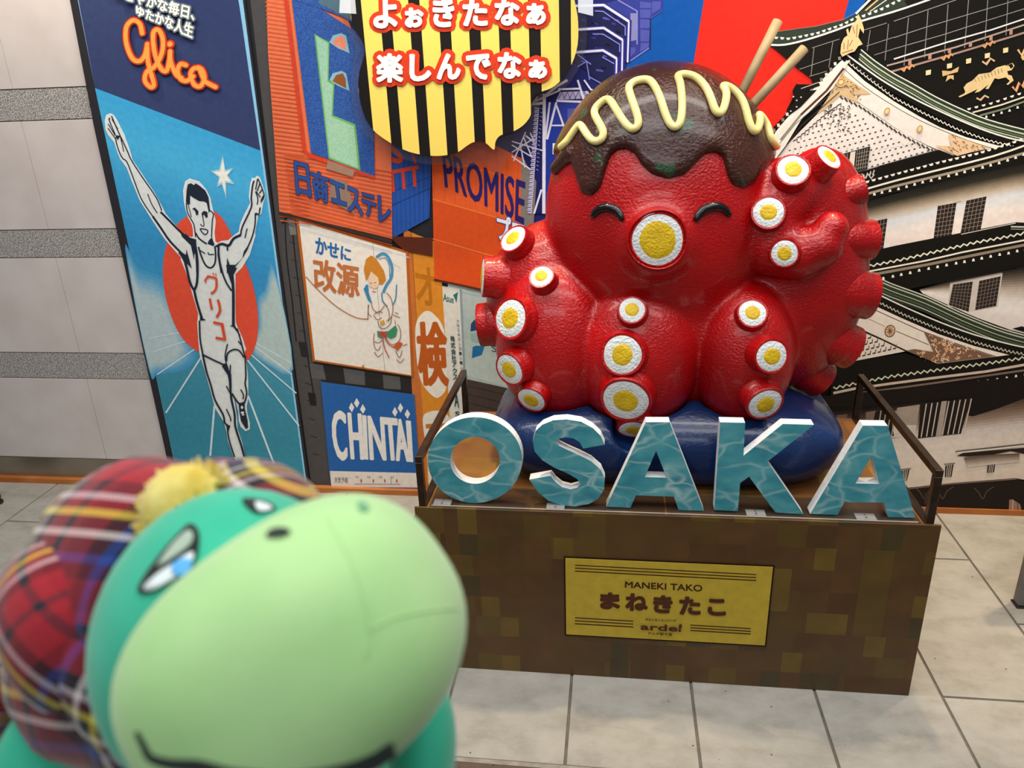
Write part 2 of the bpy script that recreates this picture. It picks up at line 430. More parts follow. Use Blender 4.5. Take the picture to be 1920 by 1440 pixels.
# --- pale glass building, right of the signs
p = P_('glass_building_picture', 0.0030, 'printed pale green glass building with blue leaf emblem')
p.poly([(840, 480), (960, 500), (1010, 560), (1010, 790), (840, 760)], '#a9b8b3')
p.band([(864, 540), (1000, 590)], [(866, 700), (1000, 740)], ['#b4c1bd', '#a8b8b2', '#b9c4bd'])
p.poly([(830, 700), (1000, 738), (1000, 800), (840, 790)], '#4a3d38')
for k in range(4): p.stroke([(850, 716 + k * 16), (1000, 752 + k * 16)], 1.4, '#342a28')
e1 = crop(800, 540, 6.0)
p.poly(e1(500, 400, 540, 350, 570, 400, 575, 470, 495, 485), '#29436f'); p.poly(e1(495, 510, 590, 500, 605, 590, 560, 615, 505, 590), '#8fa9a6'); p.poly(e1(520, 660, 560, 645, 655, 650, 620, 750, 510, 785), '#22699b')
p.text('S', e1(730, 640, 790, 640, 790, 720, 730, 710), '#2b3b46')
p.done()

# --- white vertical sign
p = P_('white_vertical_sign', 0.0040, 'narrow white vertical sign with green triangle mark')
p.poly([(826, 535), (862, 542), (878, 900), (850, 900)], '#dcd8cc')
p.stroke([(864, 542), (880, 900)], 4, '#8d9aa2')
p.text('Asue', e1(190, 60, 305, 90, 305, 170, 190, 140), '#2f6f70', 0.3)
p.poly(e1(300, 75, 355, 40, 340, 160), '#2a7570')
for i, ch in enumerate('大阪瓦斯のショールーム'): p.text(ch, e1(338 + i * 4, 345 + i * 52, 368 + i * 4, 350 + i * 52, 370 + i * 4, 388 + i * 52, 340 + i * 4, 384 + i * 52), '#3b4a4f')
for i, ch in enumerate('株式会社アクス'): p.text(ch, e1(268 + i * 5, 530 + i * 72, 318 + i * 5, 540 + i * 72, 322 + i * 5, 600 + i * 72, 272 + i * 5, 592 + i * 72), '#2d4a56', 0.3)
p.text('A', e1(315, 1170, 360, 1180, 368, 1340, 318, 1320), '#2d4a56', 0.4); p.text('S', e1(325, 1380, 372, 1385, 375, 1440, 330, 1440), '#2d4a56', 0.4)
p.done()

# --- orange vertical sign
p = P_('orange_vertical_sign', 0.0048, 'tall orange vertical sign with white ovals')
p.poly([(762, 432), (778, 437), (812, 915), (786, 915)], '#a85f28'); p.poly([(773, 436), (825, 456), (850, 900), (800, 905)], '#d8892b')
p.poly([(757, 428), (770, 434), (803, 915), (783, 915)], '#c46f35')
d1 = crop(520, 380, 2.618)
p.text('オ', d1(672, 300, 780, 330, 790, 500, 690, 500), '#b8701c', 1.2)
p.poly(d1(680, 610, 700, 555, 740, 528, 785, 560, 818, 620, 835, 760, 832, 900, 800, 950, 770, 950, 725, 905, 697, 840, 682, 720), '#e6e0d2', 4)
p.text('検', d1(686, 590, 822, 590, 838, 890, 704, 890), '#b9591f', 3.2)
p.poly(d1(715, 1060, 745, 1025, 800, 1020, 850, 1060, 870, 1180, 840, 1250, 770, 1290, 735, 1200), '#e6e0d2', 4)
p.text('査', d1(730, 1065, 850, 1060, 850, 1230, 745, 1230), '#c1762b', 2)
p.poly(d1(738, 1230, 780, 1280, 745, 1400), '#e9dfca')
p.done()

# --- orange PROMISE board
p = P_('orange_wall_sign', 0.0058, 'orange corrugated sign with dark blue capital letters')
p.band([(808, 180), (1003, 330)], [(815, 520), (960, 558)], ['#f0602a', '#ee6a28', '#d94f1c', '#e35a20'])
p.poly([(808, 180), (905, 260), (985, 300), (978, 560), (890, 535), (816, 523)], '#e9602a'); 
p.poly([(978, 290), (1006, 340), (992, 560), (975, 560)], '#857c74')
p.poly([(812, 375), (985, 425), (985, 560), (816, 520)], '#d9501f')
for k in range(9): p.stroke([(812 + k * 20, 190 + k * 14), (818 + k * 19, 525)], 1.0, '#db5520')
for y in (292, 373, 447): p.stroke([(812, y), (985, y + 50)], 2.0, '#f07c3c')
p.text('PROMISE', [(830, 284), (985, 341), (982, 420), (836, 350)], '#2d2468', 1.0)
p.text('プロミス', [(933, 402), (1040, 430), (1040, 480), (935, 446)], '#eef0fa', 1.2, 1.4, pmat('#33509a'))
p.stroke([(815, 523), (985, 560)], 4, '#5b2a20')
p.done()

# --- blue corner sign
p = P_('blue_corner_sign', 0.0068, 'blue ribbed sign with red letters')
p.poly([(722, 255), (810, 280), (806, 408), (735, 447)], '#2a55a6')
for k in range(9): p.stroke([(728 + k * 9.5, 262), (738 + k * 8.2, 440 - k * 4)], 1.2, '#1f458f')
p.stroke([(735, 385), (808, 352)], 1.2, '#1a3570'); p.stroke([(733, 360), (808, 330)], 1.0, '#1a3570')
b1 = crop(480, 0, 3.2)
p.text('S', b1(790, 830, 880, 850, 885, 985, 800, 960), '#d9472c', 1.6); p.stroke(b1(925, 860, 960, 980), 5, '#d9472c')
p.stroke(b1(800, 1035, 980, 1000), 7, '#d9472c')
for y0, y1 in ((1035, 1150),): 
    for a in (820, 885, 950): p.stroke(b1(a, y0 - (a - 800) * .18, a + 8, y1 - (a - 820) * .25), 6, '#d9472c')
p.poly([(812, 445), (730, 442), (760, 470), (812, 480)], '#5b2a1c')
p.done()

# --- white medicine sign with the cloud-riding figure
p = P_('white_drawing_sign', 0.0078, 'white sign with drawn bearded figure and brush lettering')
p.poly([(556, 408), (766, 470), (776, 705), (588, 676)], '#b4601f'); p.poly([(562, 413), (762, 474), (772, 702), (592, 673)], '#e6e0d6')
p.stroke([(700, 455), (723, 695)], 0.8, '#8d857a')
p.stroke([(560, 420), (768, 482)], 1.6, '#c9cdd0')
p.text('かせに', d1(192, 165, 365, 225, 362, 285, 195, 245), '#2f6aa8', 1.0)
p.text('改源', d1(180, 270, 402, 310, 405, 465, 190, 420), '#bd7040', 1.5)
p.stroke(d1(145, 360, 210, 430, 300, 510, 390, 560, 452, 568), 1.6, '#b05c28', 4)
k1 = crop(660, 450, 5.76)
p.poly(k1(160, 430, 135, 310, 160, 200, 215, 160, 265, 190, 300, 240, 355, 330, 375, 420, 340, 470, 300, 470, 290, 400, 215, 330, 180, 410), '#c9822f')
p.stroke(k1(270, 180, 340, 140, 400, 180, 440, 290, 430, 400, 380, 480, 345, 560), 5.2, '#4a8fb5', 4); p.stroke(k1(300, 200, 370, 190, 410, 270, 415, 390), 1.2, '#2f6c97', 4)
p.poly(k1(180, 420, 215, 330, 290, 400, 300, 460, 290, 500, 250, 520, 200, 490), '#e9c9ab'); p.stroke(k1(205, 450, 225, 470), 1.2, '#5a2f22'); p.stroke(k1(245, 455, 270, 450), 1.2, '#5a2f22')
p.stroke(k1(225, 545, 265, 555), 1.6, '#c25b3c')
p.poly(k1(165, 470, 185, 480, 190, 560, 210, 620, 230, 690, 180, 640, 150, 560, 135, 520), '#3d82ac'); p.stroke(k1(330, 560, 340, 650, 390, 710), 2.2, '#3d82ac', 4)
BR = '#8c5a3c'
for a in [(190, 690, 185, 780, 220, 820), (220, 690, 240, 740, 290, 780, 330, 740, 360, 700), (345, 660, 400, 740, 410, 830, 380, 870), (380, 560, 430, 620, 450, 720, 440, 800, 400, 870), (250, 790, 300, 760, 340, 780), (240, 800, 280, 850, 330, 830), (290, 860, 300, 920, 350, 950, 420, 900, 435, 820),
          (250, 1000, 245, 1080, 300, 1100, 330, 1070), (240, 1090, 260, 1160, 290, 1180, 320, 1130), (250, 1200, 290, 1250, 340, 1210), (480, 1190, 520, 1260, 550, 1180), (490, 1280, 530, 1315, 570, 1270), (470, 860, 480, 900), (500, 900, 530, 960, 530, 1050, 480, 1110, 420, 1110, 370, 1040), (470, 770, 510, 790), (450, 800, 530, 830), (185, 690, 180, 850)]:
    p.stroke(k1(*a), 1.3, BR, 4)
p.poly(k1(280, 970, 330, 980, 400, 975, 480, 910, 500, 960, 480, 1030, 430, 1055, 380, 1030, 320, 1050, 285, 1030), '#3f8a63')
p.poly(k1(300, 985, 345, 975, 395, 1010, 380, 1040, 340, 1030, 310, 1020), '#b4463a')
p.stroke(k1(340, 1030, 360, 1150, 410, 1260), 1.8, '#b4463a', 4); p.stroke(k1(360, 1040, 400, 1110, 460, 1150), 1.6, '#b4463a', 4); p.poly(k1(450, 1140, 520, 1085, 560, 1110, 500, 1185), '#c25b2f')
p.stroke(k1(560, 1130, 605, 1115), 1.6, '#c25b2f'); p.stroke(k1(450, 690, 480, 620, 490, 470), 2, '#3d82ac', 3); p.poly(k1(310, 880, 350, 850, 370, 890, 330, 910), '#d3a13c')
p.stroke(k1(440, 240, 530, 290), 0.8, '#a9a39a')
p.poly(k1(105, 1365, 135, 1330, 145, 1370), '#c9822f')
p.done()

# --- blue CHINTAI sign
p = P_('blue_letter_sign', 0.0088, 'blue sign with tall white capital letters')
p.poly([(603, 714), (778, 738), (790, 914), (622, 914)], '#2a62a8'); p.poly([(620, 881), (790, 885), (792, 912), (623, 911)], '#e6ded4')
for i, (ch, a) in enumerate(zip('CHINTAI', [(265, 1020, 335, 1020, 345, 1258, 290, 1255), (352, 1030, 412, 1035, 425, 1252, 368, 1250), (422, 1040, 438, 1042, 448, 1254, 432, 1252), (450, 1045, 522, 1052, 535, 1256, 462, 1253), (520, 1052, 588, 1058, 600, 1256, 540, 1256), (585, 1060, 625, 1062, 650, 1262, 590, 1258), (636, 1066, 656, 1068, 668, 1266, 650, 1264)])):
    p.text(ch, d1(*a), '#e9e6e0', 1.9 if ch != 'I' else 1.0)
for x, y in ((393, 978), (368, 1000), (423, 1008), (607, 1002), (580, 1022), (641, 1032)):
    p.poly(d1(x, y - 24, x + 14, y, x + 2, y + 24, x - 13, y + 2), '#e9e6e0')
f1 = crop(560, 860, 6.4)
p.text('天気予報', f1(440, 205, 600, 210, 600, 280, 440, 275), '#55606a')
for x in (760, 905, 1043, 1185): p.disc(f1(x, 250)[0], 1.4, 3.4, '#b9543a'); p.text('今日', f1(x - 75, 190, x - 35, 193, x - 35, 222, x - 75, 220), '#6b6b70')
p.stroke(f1(680, 288, 1230, 292), 1.1, '#84949a'); p.stroke(f1(1115, 210, 1118, 285), 0.9, '#84949a')
p.done()
p = P_('sign_frame_picture', 0.0026, 'printed dark grey steel framing between the signs')
p.poly([(465, -330), (520, -330), (505, 0), (560, 400), (640, 480), (780, 700), (790, 916), (585, 916)], '#3b3b3d')
p.poly([(500, -100), (520, 0), (527, 395), (560, 410), (590, 680), (604, 714), (622, 914), (585, 914), (525, 480), (470, 0)], '#4e4b4a')
p.poly([(588, 676), (776, 705), (778, 738), (603, 714)], '#2c2a2b')
for a in [(578, 680, 606, 684, 612, 712, 585, 708), (644, 690, 684, 696, 685, 722, 648, 718), (718, 702, 750, 706, 752, 730, 720, 728)]: p.poly([(a[i], a[i + 1]) for i in range(0, 8, 2)], '#5b5a5a')
for pts in [[(535, 405), (538, 480), (548, 560), (556, 640)], [(530, 420), (545, 400), (570, 402)], [(548, 420), (556, 500), (575, 650), (592, 760)]]: p.stroke(pts, 2.4, '#201f21', 3)
p.poly([(540, 410), (553, 412), (557, 440), (545, 440)], '#7a7875'); p.poly([(560, 640), (576, 642), (580, 670), (566, 668)], '#2a292b')
for k in range(14): p.stroke([(540 + k * 3.6, 420 + k * 33), (552 + k * 3.6, 424 + k * 33)], 1.0, '#2a292a')
p.poly([(578, 735), (592, 737), (594, 760), (582, 758)], '#232225')
p.done()

# --- orange sign with blue field
p = P_('orange_emblem_sign', 0.0098, 'orange ribbed sign with blue field and green emblem')
p.poly([(493, -330), (700, -330), (640, 0), (735, 250), (737, 447), (526, 395), (505, 100)], '#e8764e')
for k in range(60):
    y = -60 + k * 8; p.stroke([(499 + max(0, y) * 0.07, y), (545 + max(0, y) * .1, y + 7)], 2.0, '#d65f3a')
for k in range(18): p.stroke([(535 + k * .9, 288 + k * 7), (737, 322 + k * 8)], 1.8, '#cf5530')
p.stroke(b1(190, 0, 300, 900, 330, 930, 720, 1060), 7, '#d2432a')
p.poly(b1(225, 0, 390, 50, 700, 250, 720, 1055, 340, 915), mottled('mural_blue', '#1d3f8c', '#3566b0', 260, 0.5))
p.poly([(550, -330), (760, -330), (700, 60), (640, 30), (598, 14), (552, 0)], mottled('mural_blue', '#1d3f8c', '#3566b0', 260, 0.5))
p.poly(b1(390, 0, 700, 0, 700, 150, 560, 110, 385, 20), '#55707e')
GR, LG = '#93c5a4', '#6fae62'
p.poly(b1(360, 205, 450, 255, 445, 480, 480, 500, 470, 690, 605, 745, 635, 1020, 445, 950), LG); p.poly(b1(370, 215, 442, 260, 438, 490, 470, 510, 462, 700, 595, 755, 622, 1008, 452, 940), mottled('mural_green', '#8fc0a4', '#a5cfb0', 200, 0.5))
for dy, cc in ((0, '#e98d72'), (225, '#93552c')):
    p.poly(b1(450, 255 + dy, 470, 215 + dy, 520, 200 + dy, 550, 215 + dy, 570, 320 + dy, 500, 290 + dy), '#86b8c8'); p.poly(b1(468, 262 + dy, 490, 225 + dy, 530, 215 + dy, 548, 250 + dy, 550, 305 + dy), cc)
p.poly(b1(440, 960, 600, 1020, 590, 1060, 430, 1010), '#9a7a68'); p.poly(b1(460, 1060, 560, 1090, 600, 1280, 450, 1200), '#8b7367')
for ch, a in zip('日商エステレ', [(240, 965, 320, 985, 340, 1180, 255, 1160), (335, 1010, 440, 1050, 440, 1215, 365, 1190), (445, 1070, 540, 1110, 550, 1230, 470, 1205), (555, 1110, 625, 1140, 650, 1290, 565, 1260), (635, 1150, 725, 1175, 720, 1310, 665, 1280), (742, 1170, 812, 1200, 812, 1330, 748, 1320)]):
    p.text(ch, b1(*a), '#2f4f94', 1.1, 0.9, pmat('#23264a'))
p.poly([(526, 395), (737, 447), (737, 455), (560, 408), (527, 402)], '#3a2c28')
p.done()
# --- running man billboard
p = P_('running_man_billboard', 0.0108, 'tall billboard of white runner before red sun with script lettering')
p.poly([(60, -330), (395, -330), (462, 0), (582, 905), (580, 915), (327, 915), (312, 840), (235, 490), (180, 238), (135, 0)], '#2d2c31')
p.poly([(80, -330), (392, -330), (458, 0), (577, 905), (576, 914), (340, 914), (182, 165), (150, 0)], '#8fc8e8')
p.poly([(80, -330), (389, -330), (452, 12), (491, 282), (182, 165), (151, 0)], '#36416a')
p.band([(182, 165), (491, 282)], [(340, 912), (575, 912)], ['#3ea3d8', '#4cb2e0', '#3f9fd3', '#368fc6', '#3d93c2', '#4a95ad', '#3f8ca4', '#3a899f', '#3c93ad'], 40)
# clouds: soft layered shapes
def cloud(pts, cols, cx, cy):
    for i, c in enumerate(cols):
        s = 1 - i * 0.05; p.poly([(cx + (x - cx) * s, cy + (y - cy) * s) for x, y in pts], c, 4)
cloud([(238, 465), (262, 500), (300, 515), (330, 545), (352, 600), (372, 660), (350, 690), (300, 700), (282, 690)], ['#4699c8', '#559fc9', '#66a6ca', '#79aecb', '#8cb6cc', '#9dbecc', '#aac4cc', '#b5c8cc'], 275, 640)
cloud([(516, 500), (500, 540), (486, 560), (486, 610), (470, 650), (500, 680), (552, 690)], ['#5b9fc4', '#74aac8', '#8fb6c6', '#a3bfc4', '#b0c4c2'], 535, 640)
for a, b_ in [((284, 632, 350, 620), 1.6), ((290, 658, 362, 634), 1.8), ((298, 700, 372, 650), 2.2), ((314, 772, 380, 668), 3.0), ((397, 852, 405, 758), 3.6), ((480, 640, 548, 678), 1.4), ((478, 646, 550, 700), 1.8), ((470, 660, 558, 735), 2.2), ((466, 672, 563, 796), 2.6), ((468, 740, 521, 880), 3.4)]:
    p.stroke([(a[0], a[1]), (a[2], a[3])], b_, '#cfe3ea')
p.poly([(397, 392), (372, 397), (340, 415), (317, 455), (309, 500), (313, 550), (328, 600), (352, 640), (395, 668), (440, 675), (466, 674), (482, 645), (487, 600), (480, 545), (462, 490), (440, 445), (420, 408)], '#e2523a', 5)
p.poly([(421, 290), (426, 318), (441, 314), (430, 328), (443, 345), (427, 342), (428, 373), (419, 345), (410, 350), (414, 332), (398, 320), (414, 317)], '#a8cfe0')
p.poly([(421, 298), (425, 321), (436, 319), (428, 328), (436, 340), (425, 338), (426, 362), (419, 339), (413, 344), (416, 330), (404, 322), (416, 320)], '#f1efe2')
r1 = crop(180, 190, 4.8); r2 = crop(330, 310, 7.2); r3 = crop(340, 440, 5.54); r4 = crop(370, 640, 6.55)
# white silhouette (outer glow, ink edge, body)
arm = r1(150, 112, 118, 125, 105, 175, 112, 250, 140, 305, 190, 365, 215, 445, 240, 510, 300, 590, 350, 720, 415, 880, 480, 985, 560, 1110, 640, 1230, 790, 1400)
head = r2(0, 1130, 20, 1150)
sil = arm + r3(20, 240, 70, 370, 130, 570, 200, 810, 190, 900, 200, 1080, 215, 1230) + r4(75, 200, 130, 380, 190, 590, 240, 790, 350, 970, 385, 1090, 400, 1200, 470, 1400, 500, 1450, 600, 1450, 600, 1400, 560, 1220, 505, 1060, 500, 950, 490, 870, 460, 660, 510, 760, 530, 850, 535, 960, 560, 1030, 615, 1080, 650, 1060, 655, 990, 625, 870, 615, 780, 635, 690, 635, 500, 630, 380, 610, 200, 590, 120) \
    + r3(680, 1180, 640, 1050, 585, 930, 575, 880, 572, 720, 572, 400, 640, 330, 720, 200, 780, 0) + r2(1080, 900, 1120, 680, 1165, 640, 1190, 500, 1220, 420, 1205, 330, 1180, 260, 1145, 155, 1120, 145, 1090, 175, 1060, 170, 1030, 260, 1015, 420, 1035, 500, 950, 660, 895, 790, 880, 890, 800, 950, 730, 1010, 640, 1020, 590, 1050, 545, 1020, 535, 900, 552, 740, 520, 620, 480, 440, 430, 330, 330, 215, 270, 200, 210, 180, 160, 215, 130, 330, 140, 480, 165, 600, 200, 700, 245, 780, 262, 860, 265, 950, 240, 975, 170, 950, 90, 890, 0, 790) \
    + r1(640, 1010, 600, 930, 540, 820, 440, 670, 345, 530, 320, 440, 270, 300, 200, 160, 175, 125)
p.poly(sil, '#1d3c5c'); 
p.stroke(sil + [sil[0]], 2.4, '#eef3f2')
p.poly(sil, '#dfe3e1')
INK = '#232b3a'
def ink(f, wd, *a, sm=3): p.stroke(f(*a), wd * 1.3, INK, sm)
ink(r1, 1.7, 150, 150, 140, 170, 195, 300); ink(r1, 1.5, 130, 200, 195, 310); ink(r1, 1.5, 128, 240, 200, 340); ink(r1, 1.8, 160, 130, 225, 280, 300, 440, 335, 520, 430, 670, 560, 860, 610, 980); ink(r1, 1.6, 165, 160, 215, 245)
ink(r1, 1.7, 205, 310, 200, 350, 225, 440, 260, 510, 300, 545, 360, 700, 430, 880, 530, 1030); p.poly(r1(200, 300, 240, 310, 215, 350), INK); ink(r1, 1.4, 240, 320, 255, 380, 270, 450)
ink(r1, 1.5, 485, 830, 520, 920, 570, 1000); ink(r1, 3.0, 530, 1030, 600, 1130, 690, 1260, 830, 1400); ink(r1, 3.0, 600, 990, 690, 1080, 790, 1180, 890, 1260)
p.poly(r1(780, 1180, 830, 1190, 910, 1260, 900, 1420, 870, 1290, 790, 1210), INK)
p.poly(r2(185, 250, 230, 235, 270, 260, 290, 235, 340, 265, 420, 330, 465, 420, 485, 600, 470, 640, 440, 500, 400, 480, 340, 475, 260, 430, 218, 400, 215, 520, 180, 520, 160, 480, 170, 330), INK)
ink(r2, 1.6, 165, 500, 180, 620, 230, 720, 270, 800, 290, 960); ink(r2, 1.2, 190, 520, 235, 690); ink(r2, 1.6, 485, 600, 530, 650, 515, 740, 505, 960); ink(r2, 2.2, 290, 900, 340, 980, 440, 1050)
p.poly(r2(510, 960, 545, 1060, 530, 1080, 450, 1050, 470, 1000), INK)
p.poly(r2(245, 580, 280, 560, 330, 610, 325, 660, 300, 665, 280, 600), INK); p.poly(r2(370, 640, 400, 605, 450, 620, 455, 690, 430, 700, 400, 650, 385, 700), INK)
ink(r2, 1.3, 385, 650, 395, 740, 405, 800, 380, 810, 355, 780); ink(r2, 1.6, 350, 845, 400, 850, 455, 870, 430, 925, 385, 900, 350, 850)
ink(r2, 3.4, 270, 1010, 300, 1150, 315, 1440); ink(r2, 2.2, 210, 970, 250, 1080, 300, 1200); p.poly(r2(200, 960, 300, 990, 300, 1060, 250, 1060), INK)
ink(r2, 2.4, 330, 1090, 370, 1220, 430, 1340, 500, 1370, 550, 1310, 560, 1200, 550, 1080); ink(r2, 1.5, 340, 1130, 420, 1180); ink(r2, 1.6, 460, 1160, 470, 1190, 540, 1190)
ink(r2, 3.0, 560, 1080, 600, 1090, 600, 1200, 640, 1440); ink(r2, 3.6, 590, 1070, 650, 1050, 740, 1070, 800, 980, 900, 930); ink(r2, 2.4, 720, 1080, 720, 1140)
ink(r2, 2.2, 900, 930, 920, 820, 1040, 560, 1040, 430, 1060, 260, 1080, 200); ink(r2, 1.6, 985, 840, 955, 970); ink(r2, 2.0, 1160, 560, 1140, 660, 1100, 640, 1090, 800, 1050, 960, 990, 1100)
p.poly(r2(990, 1080, 1000, 1110, 930, 1230, 780, 1410, 740, 1440, 710, 1440, 715, 1230, 750, 1330, 830, 1330, 920, 1240, 940, 1150), INK)
for a in [(1125, 180, 1100, 320), (1155, 240, 1120, 340), (1185, 320, 1150, 370), (1205, 400, 1170, 470), (1100, 350, 1130, 440, 1120, 520), (1130, 170, 1170, 260, 1215, 400, 1170, 490), (1100, 340, 1165, 420)]: ink(r2, 1.6, *a)
ink(r3, 3.4, 0, 170, 60, 270, 110, 480, 150, 560); p.poly(r3(20, 170, 70, 200, 75, 140, 100, 230, 130, 340, 60, 270), INK)
ink(r3, 3.4, 180, 180, 190, 300, 185, 480, 160, 560); ink(r3, 3.4, 150, 540, 180, 680, 235, 860); p.poly(r3(215, 840, 280, 875, 215, 880), INK); ink(r3, 2.4, 210, 880, 215, 1060, 240, 1210, 290, 1440)
ink(r3, 2.4, 405, 130, 420, 270, 470, 450, 540, 570); ink(r3, 4.0, 545, 380, 560, 580, 560, 930); p.poly(r3(485, 300, 530, 330, 600, 330, 555, 420, 560, 560, 500, 380), INK); p.poly(r3(520, 935, 570, 920, 640, 1040, 600, 1000, 560, 945), INK)
ink(r3, 2.0, 600, 960, 640, 1100, 680, 1260); ink(r3, 1.8, 610, 1090, 650, 1140)
ink(r3, 1.8, 500, 1120, 475, 1240, 490, 1340); ink(r3, 2.4, 240, 1230, 360, 1290, 470, 1340); ink(r3, 2.2, 490, 1300, 500, 1220, 560, 1180, 620, 1190, 670, 1260)
p.poly(r3(470, 1320, 500, 1340, 530, 1440, 500, 1440, 440, 1350), INK)
ink(r4, 2.6, 90, 140, 130, 330, 190, 520, 240, 700, 340, 880, 360, 980, 410, 1020); ink(r4, 2.2, 390, 1010, 410, 1180, 480, 1400); ink(r4, 3.0, 380, 280, 420, 450, 440, 680, 480, 870, 490, 1030, 560, 1250, 600, 1400)
ink(r4, 3.6, 425, 380, 430, 560); ink(r4, 1.8, 430, 270, 425, 400); ink(r4, 1.8, 380, 530, 430, 620); ink(r4, 1.8, 380, 810, 430, 920, 432, 960); p.poly(r4(370, 990, 430, 1015, 400, 1100), INK)
ink(r4, 2.2, 610, 150, 620, 400, 610, 500, 630, 620, 600, 740); ink(r4, 1.8, 555, 570, 590, 640, 580, 690); ink(r4, 2.6, 450, 620, 530, 740, 600, 730)
p.poly(r4(530, 740, 605, 730, 605, 800, 640, 950, 645, 1040, 620, 1055, 560, 960, 540, 850), INK)
p.disc(r4(572, 790)[0], 2.2, 3, '#dfe3e1'); p.disc(r4(578, 855)[0], 3.4, 2, '#dfe3e1'); p.disc(r4(585, 880)[0], 2.4, 1.4, '#dfe3e1')
RD = '#d9512f'
p.stroke(r3(265, 470, 300, 420, 390, 440), 3.4, RD); p.stroke(r3(270, 480, 285, 485), 3, RD); p.stroke(r3(385, 440, 388, 520, 370, 570, 330, 600), 4.2, RD, 3); p.stroke(r3(350, 385, 362, 410), 1.8, RD); p.stroke(r3(378, 388, 385, 415), 1.8, RD)
p.stroke(r3(318, 650, 340, 765), 4.2, RD); p.stroke(r3(402, 660, 425, 770, 388, 845), 4.6, RD, 3)
p.stroke(r3(355, 895, 445, 915, 475, 1075), 4.6, RD); p.stroke(r3(378, 1055, 485, 1075), 4.6, RD)
# script lettering
S = {0: (400, 190, 385, 135, 345, 118, 310, 160, 312, 250, 345, 330, 385, 345, 415, 310, 428, 250), 1: (428, 250, 430, 330, 445, 400, 465, 475, 445, 490, 415, 455, 425, 405, 470, 375, 510, 300, 515, 220, 490, 170, 462, 190, 468, 290, 500, 380, 535, 400, 552, 340, 556, 290),
     2: (556, 290, 560, 350, 590, 420, 620, 440), 3: (645, 368, 615, 362, 598, 400, 615, 445, 650, 455, 685, 430), 4: (720, 388, 690, 385, 670, 420, 690, 475, 725, 485, 748, 440, 735, 395, 712, 380), 5: (725, 400, 750, 455, 780, 475, 810, 490)}
for wd, c in ((15, '#7c2a2c'), (12.6, '#e0482a'), (7.8, '#f6a24b')):
    for k in S: p.stroke(c1(*S[k]), wd, c, 5, True, up=(k == 0), seg=True)
    p.disc(c1(556, 250)[0], wd * .62, None, c, up=False)
def halo(s, q):
    p.text(s, q, '#f7f7ea', 0.9, 2.6, pmat('#6f7a86'))
halo('ゆたかな人生', c1(370, 30, 690, 140, 680, 218, 372, 88)); halo('すこやかな毎日、', c1(240, -78, 702, 46, 692, 118, 245, -12))
p.done()

# --- castle
p = P_('castle_picture', 0.0030, 'printed black and white japanese castle with green tiled gables')
BK = '#15130f'; IV = '#efe3d6'; WT = '#f4ece0'; GD = '#d9b57c'
a1 = crop(1430, 0, 6.0); a2 = crop(1675, 0, 6.0); a3 = crop(1430, 200, 6.0); a4 = crop(1675, 200, 6.0); a5 = crop(1600, 420, 4.5); a6 = crop(1560, 680, 4.967)
p.poly([(1840, -330), (1605, 28), (1580, 38), (1530, 50), (1458, 59), (1443, 85), (1462, 100), (1493, 127), (1520, 147), (1524, 158), (1492, 158), (1487, 182), (1475, 205), (1473, 220), (1445, 250), (1440, 272), (1300, 420), (1300, 970), (1990, 990), (1990, -330)], BK)
p.poly([(1760, -330), (1640, 0), (1605, 30), (1640, 20), (1700, 0), (1850, -60), (1850, -330)], '#3a372e')
def scal(pts, sp, w_, h_, col, dz=0):
    n = max(2, int(sum(math.dist(a, b) for a, b in zip(pts, pts[1:])) / sp)); R = resample(pts, n); p.up()
    for i, q in enumerate(R):
        t = R[min(i + 1, n - 1)] - R[max(i - 1, 0)]; t = t / np.linalg.norm(t); nn = np.array([-t[1], t[0]])
        p.raw([q - t * w_ / 2, q + t * w_ / 2, q + t * w_ / 4 + nn * h_, q - t * w_ / 4 + nn * h_], [[0, 1, 2, 3]], pmat(col))
def zig(pts, sp, amp, wd, col):
    n = max(3, int(sum(math.dist(a, b) for a, b in zip(pts, pts[1:])) / sp)); R = resample(pts, n)
    p.stroke([(q[0], q[1] + (amp if i % 2 else -amp)) for i, q in enumerate(R)], wd, col)
def dots(lst, s, col=WT):
    p.up()
    for x, y in lst: p.raw([(x - s * .35, y - s * .6), (x + s * .45, y - s * .6), (x + s * .75, y + s * .7), (x - s * .75, y + s * .8)], [[0, 1, 2, 3]], pmat(col))
L2 = lambda f, *a: p.stroke(f(*a[1:]), a[0], a_col)
# top roof
p.poly([(1458, 59), (1530, 50), (1580, 38), (1606, 28), (1680, -20), (1700, 10), (1606, 46), (1560, 60), (1510, 75), (1470, 84), (1443, 85)], '#2f3b31')
scal([(1455, 69), (1480, 71), (1530, 61), (1580, 44), (1606, 30)], 10.5, 8, 4, WT); scal([(1618, 28), (1650, 16), (1690, -4), (1740, -24)], 11, 8, 4.5, WT)
p.stroke([(1443, 84), (1470, 84), (1510, 75), (1560, 59), (1606, 42), (1675, 22), (1740, 0), (1820, -30)], 3.4, '#f3efe4', 3)
p.stroke([(1452, 60), (1530, 49), (1582, 36), (1604, 24)], 1.2, '#7a7466')
p.stroke([(1604, 26), (1660, -30), (1720, -120)], 4, WT); p.stroke([(1622, 20), (1680, -30)], 2.6, GD); p.stroke([(1630, 22), (1690, -20)], 1.4, WT)
